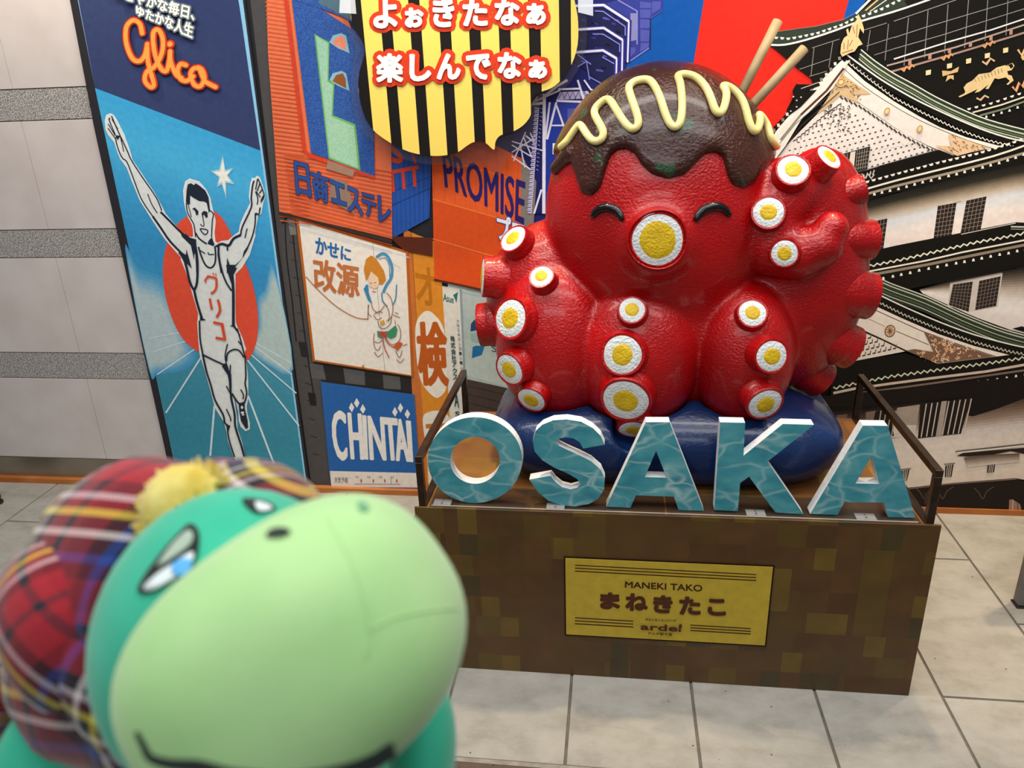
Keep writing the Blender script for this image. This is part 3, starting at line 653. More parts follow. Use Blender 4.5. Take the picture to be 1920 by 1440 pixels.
# lattice panels
for a in [(165, 200, 115, 740), (385, 120, 345, 650), (610, 50, 570, 600), (840, 0, 795, 540), (1055, 0, 1025, 460), (1285, -60, 1260, 400)]: p.stroke(a2(*a), 1.4, '#8f8b86')
for a in [(0, 240, 700, 0), (0, 425, 350, 310, 800, 175, 1490, -30), (0, 550, 560, 390, 1020, 240, 1490, 92)]: p.stroke(a2(*a), 1.3, '#9b9690')
for a in [(575, 530, 540, 850), (785, 470, 740, 760), (1205, 340, 1170, 570), (1410, 270, 1370, 680), (410, 780, 760, 660), (520, 860, 720, 800), (1160, 520, 1470, 420), (1250, 620, 1470, 550), (550, 540, 860, 440), (1100, 350, 1390, 260)]: p.stroke(a1(*a), 1.3, '#8c8883')
p.stroke(a2(0, 665, 600, 475, 1100, 335, 1490, 205), 2.6, '#f0eae6'); p.stroke(a2(-80, 740, 700, 530, 1490, 272), 3.0, '#b39a8e'); p.stroke(a2(-60, 815, 700, 600, 1300, 420, 1490, 360), 3.6, '#a78779')
for a in [(80, 790, 230, 735), (530, 665, 665, 610), (990, 525, 1135, 470)]: zig(a2(*a), 4, 3, 3.4, '#d99c66')
for x, y in ((180, 705), (405, 640), (625, 570), (860, 500), (1090, 430), (1315, 365)): p.poly(a2(x - 18, y - 20, x + 18, y - 30, x + 16, y + 22, x - 20, y + 30), '#b98b78')
for x, y in ((388, 815), (840, 685), (1255, 565), (625, 740), (1050, 625)): p.poly(a2(x - 30, y - 20, x + 28, y - 32, x + 25, y + 22, x - 30, y + 34), '#ecd7a6')
p.poly(a2(540, 795, 640, 800, 730, 750, 715, 810, 640, 830, 545, 860), GD); p.poly(a2(600, 850, 670, 845, 670, 900, 635, 880, 580, 920), GD); zig(a2(990, 715, 1130, 665), 5, 4, 3.4, '#dcb389')
zig(a2(925, 1120, 1065, 1080), 5, 3, 3, '#dcb389'); zig(a2(1390, 600, 1480, 570), 5, 7, 4, GD); zig(a2(1330, 1010, 1480, 920), 5, 6, 4, '#e0a070'); p.poly(a2(1420, 640, 1490, 610, 1490, 660, 1445, 680), GD)
p.poly(a2(722, 1085, 790, 1050, 800, 1030, 780, 985, 815, 940, 880, 905, 950, 835, 1080, 815, 1150, 760, 1240, 735, 1290, 740, 1310, 775, 1340, 750, 1325, 715, 1260, 735, 1330, 708, 1352, 740, 1320, 790, 1270, 800, 1280, 840, 1320, 850, 1342, 905, 1280, 955, 1260, 950, 1300, 910, 1255, 870, 1170, 890, 1130, 880, 1060, 1000, 1025, 1000, 1060, 950, 960, 1030, 905, 1045, 940, 1000, 860, 1040, 740, 1095), '#e0c48e')
for k in range(9): p.stroke(a2(900 + k * 38, 880 - k * 14, 925 + k * 36, 925 - k * 14), 1.0, '#8d7240')
scal(a2(840, 1215, 1100, 1150, 1480, 1020), 11.5, 8, 3.6, WT); p.stroke(a2(880, 1265, 1200, 1180, 1490, 1080), 2.8, '#ddd9c0'); p.stroke(a2(960, 1300, 1250, 1220, 1490, 1130), 3.4, '#76806a')
dots(a2(1035, 1310, 1115, 1290, 1205, 1265, 1295, 1240, 1385, 1205, 1470, 1175), 3.2)
# big gable
rA = [(1613, 93), (1640, 115), (1675, 138), (1710, 157), (1750, 180), (1800, 204), (1850, 224), (1920, 243), (1990, 258)]
def off(pts, dx, dy): return [(x + dx, y + dy) for x, y in pts]
p.poly(rA + off(rA, -6, 30)[::-1], '#33402f')
for dx, dy, wd, c in ((0, 0, 2.0, WT), (-1, 5, 1.2, '#2a2f26'), (-2, 8, 2.6, '#c3cbb0'), (-3, 13, 1.6, '#6f7d60'), (-4, 17, 1.6, '#dcdcc8'), (-5, 22, 3, '#2c3527'), (-6, 26, 1.6, '#9aa287')): p.stroke(off(rA, dx, dy), wd, c, 3)
rB = [(1587, 103), (1640, 142), (1675, 164), (1720, 189), (1760, 208), (1800, 226), (1850, 246), (1910, 263), (1990, 272)]
p.poly(rB + [(1990, 300), (1883, 268), (1808, 245), (1725, 203), (1630, 150), (1585, 118)], BK); p.stroke(rB, 2.8, '#f6f1e6', 3)
rC = [(1588, 116), (1630, 150), (1675, 184), (1725, 210), (1792, 242), (1850, 263), (1893, 273)]
for i, q in enumerate(resample(rC, 42)): p.stroke([(q[0] - 3, q[1] - 3), (q[0] + 1, q[1] + 2), (q[0] + 5, q[1] - 1)], 1.6, '#efe8d8', up=(i == 0))
top = [(1577, 112), (1620, 152), (1675, 190), (1720, 217), (1760, 238), (1810, 257), (1875, 274)]
mid = [(1577, 125), (1620, 163), (1675, 199), (1720, 224), (1760, 242), (1810, 262), (1862, 279)]
low = [(1575, 177), (1613, 196), (1675, 239), (1715, 262), (1755, 281), (1783, 292), (1850, 279)]
p.poly(top + mid[::-1], WT); p.poly(mid + low[::-1], '#f3e6dc'); p.stroke(mid, 1.2, '#3b302a', 3); p.stroke(low[:-1], 1.6, '#2c2521', 2)
tri = [(1575, 177), (1613, 196), (1675, 239), (1715, 262), (1752, 281), (1675, 302), (1580, 333), (1455, 330), (1448, 300), (1500, 245), (1530, 215)]
p.poly(tri, '#efe5dc')
ok_ = [(1572, 198), (1610, 216), (1675, 256), (1715, 272), (1748, 283), (1675, 300), (1580, 326), (1460, 322), (1458, 300), (1500, 262)]
p.up()
for i in range(-30, 60):
    for k_ in range(-10, 34):
        x, y = 1455 + i * 10.4 - k_ * 4.2, 330 - i * 2.9 - k_ * 9.2 + 0
        if inside((x, y), ok_): p.raw([(x - 2, y - 0.6), (x + 1.8, y - 1.6), (x + 2.0, y + 0.8), (x - 1.8, y + 1.8)], [[0, 1, 2, 3]], pmat('#4d4440'))
for i in range(24): p.stroke([(1470 + i * 11, 330 - i * 3), (1478 + i * 11, 268 - i * 1 if i < 9 else 275)], 0.7, '#d5c9c2', up=(i == 0))
for i, (x, y) in enumerate(resample(low[:5], 22)): p.stroke([(x - 2, y + 2), (x + 4, y + 9)], 3.0, '#4a4038', up=(i == 0))
for i, (x, y) in enumerate(resample([(1490, 262), (1510, 246), (1545, 215), (1572, 196)], 12)): p.stroke([(x - 4, y + 2), (x + 4, y - 2), (x + 3, y + 4)], 1.8, '#3a322c', up=(i == 0))
random.seed(3)
for i in range(34):
    x = random.uniform(1535, 1595); y = random.uniform(196, 246) - abs(x - 1570) * 0.1
    p.stroke([(x, y), (x + random.uniform(2, 6), y + random.uniform(-3, 3)), (x + random.uniform(0, 5), y + random.uniform(3, 6))], 1.2, '#4a4038', up=(i == 0))
p.poly([(1577, 137), (1600, 155), (1632, 176), (1600, 178), (1612, 194), (1590, 186), (1575, 178), (1545, 205), (1530, 214), (1550, 185), (1562, 160)], '#d8b88a')
for i in range(60):
    x = random.uniform(1550, 1612); y = 178 - (1600 - abs(x - 1577) - 1560) * 0.9 + random.uniform(-4, 18)
    if inside((x, y), [(1577, 140), (1625, 175), (1612, 192), (1575, 178), (1535, 210), (1550, 185)]): p.stroke([(x, y), (x + 2.5, y + random.uniform(-2, 2))], 1.4, '#6b4a2c')
p.disc((1575, 154), 10, 9, GD, rot=-30); p.disc((1575, 154), 7, 6, '#b58a4a', rot=-30); p.disc((1575, 154), 4.6, 3.8, '#ecd7a6', rot=-30)
for x, y in ((1661, 208), (1722, 241)): p.disc((x, y), 5.4, 7.2, '#c8a566', rot=25); p.disc((x, y), 3.2, 4.6, '#e8d3a0', rot=25)
p.poly(a4(600, 300, 1050, 460, 700, 550, 450, 430, 640, 440), '#e2c199'); p.poly(a4(450, 540, 520, 520, 650, 530, 660, 560, 560, 590, 440, 620, 490, 580), '#d9bfa8')
for i in range(60):
    x, y = random.uniform(1755, 1850), random.uniform(250, 292)
    if inside((x, y), a4(620, 320, 1030, 460, 700, 540, 470, 435, 660, 440)): p.stroke([(x, y), (x + 3, y + random.uniform(-2.5, 2.5)), (x + 4, y + 3)], 1.1, '#7c4f30', up=False)
# left slope of the gable
p.poly([(1577, 118), (1592, 112), (1560, 165), (1500, 225), (1455, 300), (1440, 300), (1440, 265), (1463, 240), (1530, 165)], '#efe6da')
p.stroke([(1577, 116), (1530, 163), (1463, 238), (1444, 264)], 5.5, '#f4ede2'); p.stroke([(1580, 128), (1548, 170), (1500, 215)], 4.2, '#5b3530'); p.stroke([(1500, 215), (1462, 262)], 4, '#8a8a78')
p.stroke([(1572, 172), (1500, 236), (1452, 300)], 1.6, '#3b332c'); p.stroke([(1556, 176), (1490, 232), (1447, 285)], 1.0, '#57504a'); p.stroke([(1568, 118), (1525, 158), (1450, 240)], 4, BK)
for i, q in enumerate(resample([(1572, 110), (1550, 138), (1530, 158), (1490, 195), (1450, 245)], 15)): p.poly([(q[0] - 3, q[1] - 3), (q[0] + 2, q[1] - 4), (q[0] + 3, q[1] + 2), (q[0] - 2, q[1] + 3)], '#ded8ce' if i % 2 else '#8d877c')
p.poly([(1492, 156), (1500, 165), (1533, 155), (1536, 160), (1505, 172), (1530, 168), (1500, 200), (1478, 216), (1476, 206), (1488, 190), (1484, 170)], BK); p.stroke([(1500, 166), (1534, 154)], 1.4, '#c9b8a0'); 
for x, y in ((1492, 188), (1486, 181), (1500, 182), (1481, 208), (1492, 200)): p.disc((x, y), 1.8, 1.4, '#d8d2c6', 6)
# golden finial
p.poly(a1(860, 600, 870, 500, 900, 430, 940, 400, 925, 340, 945, 320, 960, 380, 985, 300, 1040, 230, 1060, 160, 1095, 230, 1125, 330, 1120, 380, 1080, 320, 1060, 420, 1110, 500, 1060, 520, 1020, 580, 960, 600, 880, 640), '#ecc892')
for a in [(900, 480, 900, 560), (950, 450, 940, 560), (1000, 450, 960, 520), (1000, 300, 1020, 380), (1050, 280, 1040, 420), (880, 600, 1000, 560)]: p.stroke(a1(*a), 1.2, '#8c5228')
# gable window
p.poly(a3(820, 545, 1195, 440, 1160, 700, 900, 750), '#2a2622'); p.poly(a3(975, 510, 1030, 495, 1010, 700, 940, 745), '#e9dccb')
for i in range(5): p.stroke(a3(1050 + i * 28, 490 - i * 8, 1030 + i * 26, 715 - i * 6), 1.0, '#9d9184', up=(i == 0)); p.stroke(a3(1040, 530 + i * 40, 1180, 495 + i * 42), 1.0, '#9d9184', up=False)
for i in range(3): p.stroke(a3(880 + i * 30, 540 - i * 9, 890 + i * 20, 720), 1.0, '#9d9184', up=False)
# eave 1
p.poly([(1540, 345), (1592, 327), (1675, 302), (1757, 280), (1790, 293), (1850, 278), (1990, 250), (1990, 300), (1675, 360), (1590, 385), (1540, 395)], BK)
p.stroke([(1592, 325), (1675, 302), (1756, 280)], 1.0, '#6b625a'); zig(a3(1090, 800, 1240, 730), 3, 4, 2.2, '#cfc3b8'); zig(a3(1100, 770, 1240, 780), 4, 4, 2, '#cfc3b8')
scal([(1540, 362), (1612, 341), (1675, 324), (1757, 302), (1830, 285), (1885, 268), (1925, 254), (1990, 230)], 12.0, 9, 4, WT)
p.stroke([(1540, 376), (1612, 356), (1675, 338), (1775, 313), (1858, 292), (1920, 271), (1990, 245)], 3.4, '#f2ead8', 2); p.stroke([(1540, 386), (1675, 348), (1800, 318), (1920, 285), (1990, 262)], 4.6, '#a39480', 2)
dots(a4(40, 915, 130, 890, 220, 865, 310, 840, 405, 820, 500, 795, 600, 770, 690, 750, 780, 725, 875, 700, 980, 675, 1070, 650, 1165, 625, 1260, 595, 1350, 565, 1440, 530) + a3(1240, 975, 1325, 955, 1415, 935), 3.6)
# wall 1
p.band([(1400, 436), (1600, 382), (1675, 362), (1800, 332), (1990, 290)], [(1400, 530), (1600, 478), (1640, 467), (1675, 459), (1900, 415), (1990, 418)], ['#1f1c18', '#2c2922', '#857661', '#c4b3a1', '#dcdde0', '#e6e0de', '#efe2da', '#eeded5', '#eeded5'], 27)
def lattice(q, nx, ny, dk='#2a231f', c='#8d7c6d', wd=1.0, edge=None):
    q = [np.asarray(a, float) for a in q]; p.poly(q, dk)
    for i in range(1, nx):
        t = i / nx; p.stroke([q[0] * (1 - t) + q[1] * t, q[3] * (1 - t) + q[2] * t], wd, c, up=(i == 1))
    for i in range(1, ny):
        t = i / ny; p.stroke([q[0] * (1 - t) + q[3] * t, q[1] * (1 - t) + q[2] * t], wd, c, up=False)
lattice(a4(480, 1110, 690, 1070, 630, 1460, 430, 1490), 5, 8); lattice(a4(800, 1050, 1025, 1000, 960, 1370, 735, 1410), 5, 8); lattice([(1637, 413), (1661, 408), (1653, 468), (1630, 474)], 4, 7)
p.stroke(a4(680, 1070, 740, 1055), 1, '#8d7c6d')
# eave 2
p.poly([(1560, 485), (1640, 467), (1675, 459), (1900, 415), (1990, 425), (1990, 520), (1900, 500), (1700, 540), (1560, 560)], BK); p.stroke(a4(740, 1425, 1350, 1300), 1.4, '#d9cdc2')
p.stroke(a5(1310, 15, 1440, 18, 1700, 10), 2.6, '#c6cab8'); p.stroke(a5(1310, 35, 1440, 38), 1.6, '#8d9484')
z2 = a5(20, 370, 100, 350, 400, 290, 700, 220, 1000, 150, 1300, 95, 1440, 65, 1700, 20); zig(z2, 6.2, 2.2, 2.4, '#e6e4cc')
p.stroke(a5(20, 410, 150, 385, 600, 300, 900, 230, 1440, 125, 1700, 80), 3.0, '#efe5d2'); p.stroke(a5(20, 450, 190, 410, 600, 335, 1440, 165, 1700, 120), 5.0, '#8f7f6c')
dots(a5(160, 465, 240, 447, 320, 430, 390, 415, 465, 400, 540, 380, 620, 365, 695, 350, 770, 335, 850, 320, 920, 307, 995, 293, 1065, 278, 1140, 262, 1215, 247, 1290, 235, 1362, 217, 1430, 203, 1500, 190), 3.6)
# wall 2
p.band(a5(540, 540, 800, 470, 1240, 385, 1800, 290), a5(570, 575, 1000, 770, 1330, 890, 1800, 1000), ['#1c1815', '#6d5f52', '#b8a99a', '#dcd3cc', '#e6ddd6', '#dcd0c8', '#d9ccc4'], 24)
p.poly(a5(800, 490, 1240, 405, 1200, 690, 960, 730, 780, 680), '#c9bdb2')
lattice(a5(825, 500, 990, 475, 955, 730, 790, 672), 6, 8, c='#75655c'); lattice(a5(1045, 470, 1225, 430, 1185, 680, 1010, 715), 6, 8, c='#75655c'); p.stroke(a5(800, 490, 1235, 403), 2, '#8f8478')
# second gable
rD = a5(-60, 330, 90, 390, 300, 490, 600, 600, 900, 740, 1200, 860, 1440, 930, 1700, 990)
p.poly(rD + off(rD, -3, 30)[::-1], '#2b3226')
for dx, dy, wd, c in ((0, 0, 1.8, '#d8d8c4'), (-1, 5, 2.2, '#b9bfa6'), (-1, 9, 1.2, '#3a4233'), (-2, 13, 1.6, '#a9b096'), (-2, 19, 2.6, '#49573c'), (-3, 24, 1.4, '#c9ccb6')): p.stroke(off(rD, dx, dy), wd, c, 3)
p.poly(a5(1320, 870, 1400, 850, 1500, 880, 1500, 920), BK)
rE = a5(-60, 490, 165, 570, 400, 680, 700, 810, 1000, 920, 1300, 1000, 1440, 1030, 1700, 1080)
p.poly(rE + a5(1700, 1180, 1300, 1110, 1000, 1030, 700, 920, 400, 790, 100, 660, -60, 600), BK); p.stroke(rE, 2.4, '#e9e2d6', 3)
for i, q in enumerate(resample(a5(60, 590, 170, 635, 400, 750, 700, 875, 1000, 985, 1300, 1065, 1440, 1090), 44)): p.stroke([(q[0] - 3, q[1] - 4), (q[0] + 1, q[1] + 2), (q[0] + 5, q[1] - 1)], 1.6, '#c9c1ac', up=(i == 0))
tp = a5(-80, 580, 140, 665, 400, 785, 700, 915, 1000, 1015, 1295, 1090)
p.poly(tp + a5(1180, 1105, 1000, 1055, 700, 955, 400, 830, 140, 705, -80, 620), '#eadacb')
p.poly(a5(-80, 620, 140, 705, 550, 890, 880, 1010, 1180, 1105, 690, 1165, 430, 1050, 200, 940, 0, 850, -80, 820), '#e6d8ca')
p.stroke(a5(-80, 620, 140, 700, 550, 885, 880, 1005, 1180, 1103), 1.4, '#3a2e26'); p.stroke(a5(-80, 820, 0, 855, 200, 945, 430, 1055, 690, 1165), 1.6, '#2c231d'); p.stroke(a5(345, 890, 620, 1005), 1.2, '#55483e'); p.stroke(a5(120, 790, 250, 850), 0.8, '#75685c')
p.disc(a5(295, 890)[0], 10, 12, '#7a4f2c', rot=20); p.disc(a5(295, 890)[0], 8, 10, '#dcc2a0', rot=20)
for k in range(5):
    a = k * 36 + 20; c_, s_ = math.cos(math.radians(a)), math.sin(math.radians(a)); cx, cy = a5(295, 890)[0]; p.stroke([(cx - 7.5 * c_, cy - 9.5 * s_), (cx + 7.5 * c_, cy + 9.5 * s_)], 1.4, '#7a4f2c')
p.poly(a5(580, 900, 850, 1000, 1165, 1103, 690, 1160, 440, 1052, 500, 1040, 660, 1065, 620, 980), '#7a5a45')
for i in range(240):
    x, y = random.uniform(1695, 1855), random.uniform(615, 680)
    if inside((x, y), a5(590, 910, 1120, 1098, 690, 1150, 450, 1052, 640, 1060)):
        r = random.uniform(2, 4); a = random.uniform(0, 6.3); p.stroke([(x + r * math.cos(a + t), y + r * math.sin(a + t)) for t in (0, .8, 1.6, 2.4, 3.2)], 1.4, random.choice(['#e6b98f', '#f0d3b4', '#d89a72']), up=False)
p.poly(a5(370, 1130, 470, 1120, 640, 1165, 560, 1190, 355, 1222, 420, 1170), '#6a5548')
for i in range(26): x, y = random.uniform(1684, 1735), random.uniform(672, 688); p.stroke([(x, y), (x + 3, y - 2), (x + 5, y + 2)], 1.2, '#d8c2ae', up=False)
p.poly(a5(-60, 860, 50, 890, 200, 955, 420, 1060, 0, 1140, -60, 1150), '#e4d6c8'); p.up()
for i in range(14):
    for k_ in range(6):
        x, y = 1598 + i * 9.5 - k_ * 3, 668 - i * 2.2 - k_ * 9.4
        if inside((x, y), a5(-20, 890, 50, 905, 200, 975, 400, 1062, 0, 1135, -40, 1140)): p.raw([(x - 3, y - 1), (x + 2.6, y - 2.2), (x + 2.6, y + .4), (x - 3, y + 1.6)], [[0, 1, 2, 3]], pmat('#332b25')); p.raw([(x + 2, y - 7), (x + 4, y - 8), (x + 3, y), (x + 1, y)], [[0, 1, 2, 3]], pmat('#6a5e54'))
# eave 3
p.poly(a5(-200, 1180, 0, 1140, 420, 1075, 690, 1168, 1180, 1108, 1700, 1060, 1700, 1500, -200, 1650), BK)
zig(a5(-180, 1370, 0, 1330, 300, 1270, 600, 1228, 900, 1187, 1200, 1147, 1440, 1110, 1700, 1070), 6.0, 2.4, 2.2, '#d6d2b6')
p.stroke(a5(-180, 1410, 0, 1372, 300, 1330, 600, 1290, 1100, 1228, 1440, 1168, 1700, 1120), 4.6, '#cbb5a3'); p.stroke(a5(-180, 1460, 0, 1415, 300, 1375, 700, 1320, 1440, 1215, 1700, 1170), 3.6, '#7a6557')
dots([(x, y + 2) for x, y in a5(120, 1440, 195, 1428, 270, 1415, 345, 1400, 420, 1390, 492, 1380, 568, 1370, 642, 1360, 720, 1348, 798, 1338, 875, 1327, 955, 1315, 1035, 1305, 1113, 1295, 1193, 1282, 1272, 1270, 1350, 1255, 1425, 1240)], 3.3, '#e9ddd0')
# lower wall
p.band(a6(-900, 560, -160, 440, 300, 420, 640, 360, 1240, 330, 1500, 290, 2150, 180), a6(-900, 1300, -160, 1200, 670, 1145, 1050, 1100, 1690, 1052, 2150, 1130), ['#1d1714', '#5a463b', '#8d7768', '#cfc3bc', '#ddd0c5', '#dfd2c6', '#e0d1c3', '#e0d0c0', '#dccbbb'], 30)
p.poly(a6(-160, 400, 300, 380, 640, 350, 800, 340, 1240, 290, 1240, 470, 1290, 480, 1500, 415, 1800, 300, 2150, 190, 2150, 60, -160, 300), '#1c1613')
p.poly(a6(300, 440, 400, 425, 380, 600, 300, 600), '#7b6557'); p.poly(a6(30, 470, 130, 460, 120, 530, 30, 530), '#6b5648')
p.poly(a6(590, 400, 800, 370, 760, 640, 540, 690), '#a39385'); p.poly(a6(560, 560, 770, 560, 755, 650, 545, 680), '#cfc3b8')
p.poly(a6(810, 370, 1270, 305, 1180, 640, 780, 685), '#231b18')
for i in range(9):
    x = 860 + i * 52
    if i != 3: p.stroke(a6(x, 362 - i * 6, x - 48 - i * 3, 672 - i * 5), 2.0, '#cdbfb3')
p.poly(a6(1000, 340, 1050, 335, 1000, 660, 945, 665), '#a79a8c')
p.poly(a6(390, 430, 520, 415, 560, 660, 340, 660), '#231b18')
for i in range(4): p.stroke(a6(440 + i * 46, 425, 405 + i * 44, 660), 1.8, '#b7a698')
for q in [(1035, 935, 1112, 922, 1092, 1040, 1030, 1040), (625, 985, 705, 970, 680, 1075, 640, 1075), (1425, 932, 1495, 925, 1485, 995, 1420, 1000)]:
    lattice(a6(*q), 4, 1, '#2a2220', '#cbbdb0', 1.4); p.stroke(a6(q[0] - 10, q[1] - 12, q[2] + 12, q[3] - 10), 2.2, '#7d7066')
p.stroke(a6(1130, 805, 1500, 765, 2100, 700), 3.0, '#5f564d'); p.stroke(a6(1140, 815, 1500, 778, 2100, 712), 2.6, '#e9ded2'); p.poly(a6(1140, 845, 1200, 815, 1500, 790, 1800, 765, 2100, 735, 2100, 900, 1788, 830, 1640, 800, 1480, 830, 1250, 850), '#2a211d')
p.band(a6(1205, 860, 1480, 830, 1720, 820), a6(1240, 950, 1400, 930, 1720, 900), ['#5e4c40', '#a08d80', '#d9ccc0'], 8)
p.poly(a6(-160, 1200, 670, 1148, 1050, 1104, 1690, 1056, 2150, 1136, 2150, 1420, -160, 1420), '#221a17')
p.stroke(a6(690, 1150, 1050, 1106, 1690, 1058), 1.4, '#8d7768')
for cx in (840, 1010, 1380): p.stroke(a6(cx - 80, 1140, cx - 40, 1180, cx, 1240, cx + 40, 1170, cx + 100, 1130), 1.2, '#6d5549', 4)
p.poly(a6(840, 1190, 900, 1170, 880, 1290, 840, 1290), '#3d2f29'); p.poly(a6(1655, 1245, 1725, 1290, 1745, 1372, 1620, 1370, 1625, 1250), '#9b7768'); p.stroke(a6(1660, 1250, 1655, 1370), 1.6, '#cbaea0'); p.stroke(a6(1700, 1275, 1710, 1370), 1.4, '#5b443b')
p.done()
# ================================================================ speech bubble board hung in front of the mural
BY = 2.44; Print.clip = None
bub = thing('speech_bubble_board', 'clear acrylic board printed with yellow and black striped speech bubble, hanging before mural', 'sign', tuple(on_y(880, 100, BY)))
bo = [(661, 48), (684, 89), (674, 134), (672, 168), (681, 211), (698, 242), (729, 266), (768, 285), (808, 292), (837, 291), (859, 285), (876, 273), (890, 266), (909, 267), (926, 281), (929, 266), (938, 254), (959, 248), (981, 235), (995, 216), (995, 196), (1000, 182), (1015, 172), (1034, 165), (1053, 149), (1072, 120), (1083, 84), (1084, 43), (1080, 14), (1068, -30), (1040, -75), (1000, -100), (930, -120), (860, -112), (800, -125), (740, -105), (690, -70), (665, -35), (658, 0)]
def stripes():
    m, nt, b = newmat('bubble_stripes', 0.4, 0, 0.15)
    a, c = on_y(716.3, 71.9, BY)[0], on_y(992, 71.9, BY)[0]; per = (c - a) / 5
    g = N(nt, 'ShaderNodeNewGeometry'); sx = N(nt, 'ShaderNodeSeparateXYZ'); nt.links.new(g.outputs['Position'], sx.inputs[0])
    s1 = N(nt, 'ShaderNodeMath'); s1.operation = 'SUBTRACT'; s1.inputs[1].default_value = a - 20 * per; nt.links.new(sx.outputs[0], s1.inputs[0])
    s2 = N(nt, 'ShaderNodeMath'); s2.operation = 'DIVIDE'; s2.inputs[1].default_value = per; nt.links.new(s1.outputs[0], s2.inputs[0])
    s3 = N(nt, 'ShaderNodeMath'); s3.operation = 'FRACT'; nt.links.new(s2.outputs[0], s3.inputs[0])
    nt.links.new(ramp(nt, [(0, '#191616'), (0.385, '#dfc862')], s3.outputs[0], 'CONSTANT'), b.inputs['Base Color']); return m
def prism(name, pts, Y, th, mat, parent, label=None):
    """outline measured on the photo at depth Y, extruded backwards"""
    V = [on_y(x, y, Y) for x, y in pts]; n = len(V)
    V = V + [v + np.array([0, th, 0]) for v in V]
    ar = sum(V[i][0] * V[(i + 1) % n][2] - V[(i + 1) % n][0] * V[i][2] for i in range(n))
    f = list(range(n)); F = [f, [i + n for i in f][::-1]] + [[(i + 1) % n, i, i + n, (i + 1) % n + n] for i in range(n)]
    if ar < 0: F = [q[::-1] for q in F]
    return mobj(name, V, F, mat, parent, label=label)
def acrylic(name, col, rough=0.03, alpha=0.12):
    m, nt, b = newmat(name, rough, 0, 0.5)
    b.inputs['Base Color'].default_value = col; b.inputs['Transmission Weight'].default_value = 0.0; b.inputs['Alpha'].default_value = alpha
    n = N(nt, 'ShaderNodeTexNoise'); n.inputs['Scale'].default_value = 40; g = N(nt, 'ShaderNodeNewGeometry'); nt.links.new(g.outputs['Position'], n.inputs['Vector'])
    nt.links.new(ramp(nt, [(0.3, (rough, rough, rough, 1)), (0.8, (rough * 2.5,) * 3 + (1,))], n.outputs['Fac']), b.inputs['Roughness']); return m
M_ACR = acrylic('clear_acrylic', (0.10, 0.09, 0.09, 1), 0.04, 0.10)
bos = catmull([np.array(q) for q in bo], 3, True); bos = [tuple(q) for q in bos]
prism('bubble_print', bos, BY, 0.0012, stripes(), bub)
cx, cy = 878, 90
outer = [(cx + (x - cx) * (1.0 + 17 / max(60, math.hypot(x - cx, y - cy))), cy + (y - cy) * (1.0 + 17 / max(60, math.hypot(x - cx, y - cy)))) for x, y in bo[:10] + [(862, 300), (905, 288), (930, 312), (950, 275), (985, 262)] + bo[19:20] + bo[21:]]
outer = [(x, y) for x, y in outer]
prism('clear_board', outer, BY + 0.0015, 0.004, M_ACR, bub, 'clear acrylic margin around the bubble')
for q in ([(1084, -6), (1112, -4), (1112, 30), (1084, 23)], [(638, -20), (664, -20), (668, 26), (636, 24)]):
    prism('clear_tab', q, BY - 0.001, 0.001, acrylic('tape', (0.80, 0.85, 0.92, 1), 0.2, 0.6), bub)
b5 = crop(660, 0, 4.174)
pt = Print('lettering', bub, BY, 0.0005, 'white brush lettering outlined in orange red')
glyphs = [('よ', 165, -12, 355, 222, 1), ('ぉ', 412, 62, 560, 215, 0), ('き', 630, -22, 800, 212, 0), ('た', 865, -2, 1060, 205, 0), ('な', 1115, -12, 1310, 200, 0), ('ぁ', 1360, 28, 1515, 195, 0),
          ('楽', 190, 418, 400, 645, 0), ('し', 450, 425, 620, 635, 0), ('ん', 662, 420, 850, 622, 0), ('で', 892, 422, 1085, 622, 0), ('な', 1138, 410, 1325, 615, 0), ('ぁ', 1378, 470, 1525, 615, 0)]
def lay(o, bold, mat):
    for ch, x0, y0, x1, y1, _ in glyphs:
        i_ = 8
        pt.text(ch, b5(x0 + i_ + 4, y0 + i_, x1 - i_, y0 + i_, x1 - i_ + 3, y1 - i_, x0 + i_ + 6, y1 - i_), mat, bold)
lay(1, 11.0, pmat('#c4381d')); lay(0, 2.5, pmat('#ebe8e6'))
pt.done()

